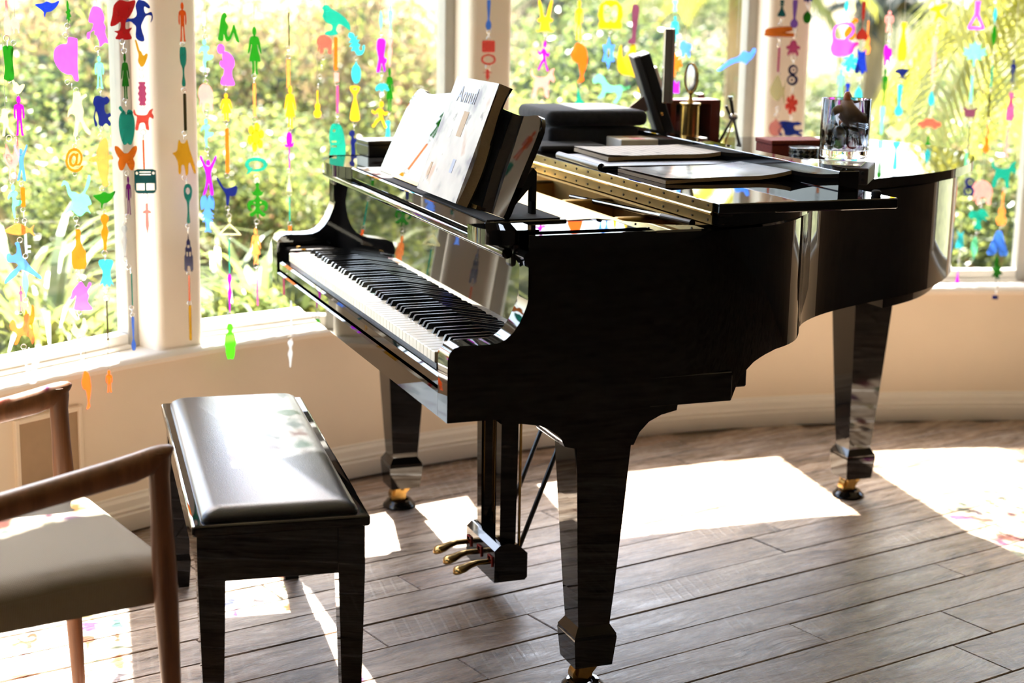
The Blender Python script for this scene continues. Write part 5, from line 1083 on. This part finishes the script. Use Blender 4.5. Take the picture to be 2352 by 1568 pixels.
SHR = [ # kind, column, distance, half width, height, label
 (0, 60, 8.06, 0.75, 0.69, 'bright green shrub low in the first window'), (4, 210, 8.51, 0.80, 0.75, 'mixed green shrub behind the amber bottle charm'), (2, -40, 9.63, 1.00, 0.98, 'dark shrub at the far left of the garden'),
 (3, 130, 10.30, 0.90, 1.46, 'tall straw coloured bush behind the pink hat charm'), (2, 270, 10.64, 0.80, 1.11, 'dark green shrub behind the first pillar'), (3, 30, 11.20, 0.90, 1.58, 'tall dry bush at the upper left of the first window'),
 (1, 500, 8.51, 0.70, 0.65, 'lime flowering shrub low in the second window'), (0, 620, 8.85, 0.80, 0.75, 'leafy green shrub behind the green scroll charm'), (2, 560, 10.53, 0.90, 1.04, 'dark shrub behind the lime flowering one'),
 (3, 760, 10.30, 0.95, 1.52, 'tall straw coloured grass bush behind the teal eagle charm'), (3, 900, 10.53, 0.90, 1.39, 'dry bush left of the second pillar'), (4, 700, 9.18, 0.70, 0.71, 'mixed green shrub behind the magenta rose charm'),
 (1, 980, 9.18, 0.80, 0.88, 'lime shrub behind the music desk'), (4, 450, 11.76, 1.00, 1.24, 'tall green shrub behind the balancing charm'),
 (1, 1230, 8.29, 0.70, 0.78, 'flowering shrub behind the velvet boxes'), (0, 1330, 9.18, 0.85, 0.84, 'green shrub behind the orange mermaid charm'), (4, 1460, 8.74, 0.75, 0.78, 'mixed green shrub behind the golden king charm'), (0, 1570, 8.40, 0.70, 0.75, 'bright shrub behind the trophy'),
 (2, 1270, 11.54, 1.10, 1.14, 'dark shrub far behind the pale pink dog charm'), (2, 1500, 11.20, 1.10, 1.14, 'dark shrub far behind the maple leaf charm'), (1, 1660, 9.41, 0.80, 0.78, 'lime shrub left of the third pillar'),
 (1, 1900, 8.74, 0.75, 0.75, 'lime shrub right of the third pillar'), (0, 2000, 9.41, 0.85, 0.78, 'green shrub behind the glass jar'), (4, 2110, 8.85, 0.80, 0.71, 'mixed green shrub behind the salmon car charm'), (2, 2080, 10.75, 0.95, 0.65, 'dark shrub behind the piano tail'),
 (2, 2240, 9.63, 0.90, 0.75, 'dark shrub behind the mauve crab charm'), (0, 2300, 8.29, 0.70, 0.62, 'green shrub low in the last window'), (4, 2400, 8.96, 0.90, 0.82, 'mixed shrub at the right edge of the garden'), (1, 2200, 11.65, 1.00, 0.78, 'lime shrub far back in the last window')]
for a in SHR:
    x, y = px_at(a[1], a[2]); shrub(a[0], x, y, a[3], a[4], a[5])
for k, (x, y, sx, sz, kd, lb_) in enumerate([(-1.25, 4.6, .55, .6, 0, 'nearest low shrub mirrored in the keyboard cover'), (-2.0, 5.3, .6, .7, 4, 'low mixed shrub mirrored at the treble end of the keyboard cover'), (-1.2, 6.2, .65, .75, 2, 'dark low shrub mirrored in the middle of the keyboard cover'), (-2.2, 6.8, .75, .9, 1, 'lime low shrub mirrored in the keyboard cover'), (-1.3, 7.6, .7, .8, 0, 'green low shrub mirrored at the bass end of the keyboard cover'), (-2.5, 8.6, .8, .95, 2, 'dark shrub mirrored high in the keyboard cover'), (-3.1, 5.6, .7, .8, 0, 'green shrub outside the frame at the far left'), (-1.6, 9.4, .8, .9, 4, 'mixed shrub mirrored beside the bass arm')]):
    shrub(kd, x, y, sx, sz, lb_)
# strap-leaved clumps
def straps(seed, n, ln, w_, mats):
    r = random.Random(seed); vs = []; fs = []; mi = []
    for _ in range(n):
        a = r.uniform(0, 2*PI); up = r.uniform(.5, 1.35); l = ln*r.uniform(.6, 1.1); p = Vector((.05*math.cos(a), .05*math.sin(a), 0)); side = Vector((-math.sin(a), math.cos(a), 0)); k = r.choices(range(len(mats)), [w for _, w in mats])[0]
        prev = None; th = up
        for s in range(8):
            t = s/7; ww = w_*(1-.9*t**2)*.5; i = len(vs); vs += [p-side*ww, p+side*ww]
            if s: fs.append((i-2, i-1, i+1, i)); mi.append(k)
            p = p+Vector((math.cos(a)*math.cos(th), math.sin(a)*math.cos(th), math.sin(th)))*(l/7); th -= r.uniform(.16, .30)
    me = bpy.data.meshes.new('blades'); me.from_pydata(vs, [], fs)
    for m_, _ in mats: me.materials.append(MAT[m_])
    me.polygons.foreach_set('material_index', mi); return me
SP = [straps(1, 70, .95, .038, [(L2, 2), (G_, 5), (PM, 1)]), straps(2, 60, .8, .034, [(PM, 2), (L2, 2), (G_, 3)])]
for k, (x, d, s, lb_) in enumerate([(90, 6.0, 1.0, 'strap-leaved clump behind the blue dancer charm'), (215, 6.1, .95, 'strap-leaved clump behind the mint dinosaur charm'), (20, 6.5, 1.0, 'strap-leaved clump at the left edge of the garden'), (500, 6.3, .9, 'strap-leaved clump low in the second window'), (600, 6.5, .9, 'strap-leaved clump left of the piano arm'), (700, 6.4, .85, 'strap-leaved clump just beyond the piano shoulder'), (2080, 6.75, .7, 'strap-leaved clump beyond the piano tail'), (1960, 6.75, .75, 'strap-leaved clump beyond the glass jar')]):
    x, y = px_at(x, d); t = thing('strap_leaf_plant', lb_, 'plant', (x, y, gy(x, y)), rgd.uniform(0, 6), 'strap-leaved plants outside'); t.scale = (s, s, s); link('blades', SP[k % 2], None, t)
# boulders along the foot of the bay
for k, (deg, dr, s) in enumerate([(-36, .75, .15), (-33.5, .62, .19), (-31, .70, .16), (-29, .6, .2), (-27, .75, .15), (-24, .66, .15), (-22, .62, .17), (-20, .7, .16), (-17.5, .66, .18), (15, .7, .15), (18, .62, .16)]):
    g = MB(); g.sph((0, 0, 0), 1, (1, .9, .75), 12, 8)
    for v in g.bm.verts: v.co *= 1+.16*math.sin(v.co.x*4+k)*math.cos(v.co.y*5+k*2)+.06*math.sin(v.co.z*9+k)
    o = g.put('boulder', 'rock', None, smooth=60, loc=bay(deg, RW+dr, .06+s*.55), rot=(0, 0, k)); o.scale = (s*1.25, s*1.25, s)
    tag(o, 'pale boulder outside below the %s, %s from the left there' % (('first window', 'second window', 'last window')[0 if k < 5 else 1 if k < 9 else 2], ('first', 'second', 'third', 'fourth', 'fifth')[k if k < 5 else k-5 if k < 9 else k-9]), 'boulder', 'boulders along the bay')
# trees
def tree(x, d, h, r, sp, kinds, label, trunk=.10):
    X, Y = px_at(x, d); t = thing('garden_tree', label, 'tree', (X, Y, gy(X, Y)-.05), rgd.uniform(0, 6), 'trees in the garden')
    link('trunk', MB().tube([(0, 0, 0), (.08, .03, h*.3), (-.05, .06, h*.6), (.02, 0, h)], [trunk, trunk*.8, trunk*.65, trunk*.3], 10).mesh('trunk', 60), 'bark', t)
    for k in range(5):
        a = k*1.3+.4; link('crown', CL[kinds[k % len(kinds)]], None, t, (math.cos(a)*r*.6, math.sin(a)*r*.6, h*.7+k*.12*h*.3), (rgd.uniform(-.3, .3), rgd.uniform(-.3, .3), a), (sp, sp, sp*.8))
tree(215, 12.0, 2.0, .8, .6, [3, 4], 'tree with drooping straw foliage at the upper left', .14)
tree(840, 12.5, 2.0, .9, .62, [3, 3, 4], 'tree with dry hanging foliage left of the second pillar', .16)
#tree(560, 15.5, 1.6, .9, .8, [2, 4], 'dark green tree in the second window', .12)
tree(1500, 16.0, 1.2, 1.0, .6, [2, 2, 0], 'dark green tree far behind the centre window', .12)
#tree(1650, 12.0, 2.3, .9, .8, [0, 1], 'light green tree left of the third pillar', .10)
# palms
def palm(x, d, h, n, ln, m_, label, lean=0, low=-.9):
    X, Y = px_at(x, d); t = thing('palm_tree', label, 'palm', (X, Y, gy(X, Y)-.05), rgd.uniform(0, 6), 'palms in the garden')
    link('trunk', MB().tube([(0, 0, 0), (lean*.3, 0, h*.5), (lean, 0, h)], [.13, .10, .09], 12).mesh('trunk', 60), 'bark', t)
    vs = []; fs = []; r = random.Random(int(x))
    for f in range(n):
        a = f*2.4; th = r.uniform(-.1, 1.15); p = Vector((lean, 0, h)); path_ = []
        for s in range(11):
            path_.append(p.copy()); p = p+Vector((math.cos(a)*math.cos(th), math.sin(a)*math.cos(th), math.sin(th)))*(ln/10); th -= r.uniform(.10, .20)
        for s in range(1, 11):
            t0 = (path_[s]-path_[s-1]).normalized(); side = t0.cross(Vector((0, 0, 1))).normalized(); i = len(vs)
            vs += [path_[s-1]-side*.012, path_[s-1]+side*.012, path_[s]+side*.010, path_[s]-side*.010]; fs.append((i, i+1, i+2, i+3))
            for q in range(3):
                c = path_[s-1].lerp(path_[s], q/3)
                for sg in (-1, 1):
                    l_ = ln*.34*(1-.55*abs(s/10-.4)); e = c+(side*sg*.8+t0*.55-Vector((0, 0, .35))).normalized()*l_; mdl = c.lerp(e, .4)+Vector((0, 0, .03)); i = len(vs)
                    vs += [c, mdl+t0*.018, e, mdl-t0*.018]; fs.append((i, i+1, i+2, i+3))
    me = bpy.data.meshes.new('fronds'); me.from_pydata(vs, [], fs); link('fronds', me, m_, t)
palm(1985, 16.5, 1.35, 26, 1.1, 'leaf_dark', 'dark palm top behind the pink kettle charm')
palm(2440, 7.0, 1.55, 22, 1.15, 'leaf_palm', 'yellow-green palm at the upper right of the last window')
palm(1690, 9.2, 1.55, 14, .8, 'leaf_palm', 'young yellow-green palm left of the third pillar')
palm(1290, 17.5, 1.4, 22, 1.1, 'leaf_dark', 'dark palm far behind the yellow figure charm')
# hedge closing the garden
hd = thing('garden_hedge', 'long dark hedge closing the garden at the back', 'hedge', (0, 0, 0))
for k in range(16):
    x, y = px_at(-300+k*190, 18.5+rgd.uniform(-.4, .6)); link('hedge_foliage', CL[2] if k % 3 else CL[4], None, hd, (x, y, gy(x, y)-.1), (0, 0, k), (1.3, 1.3, .72))
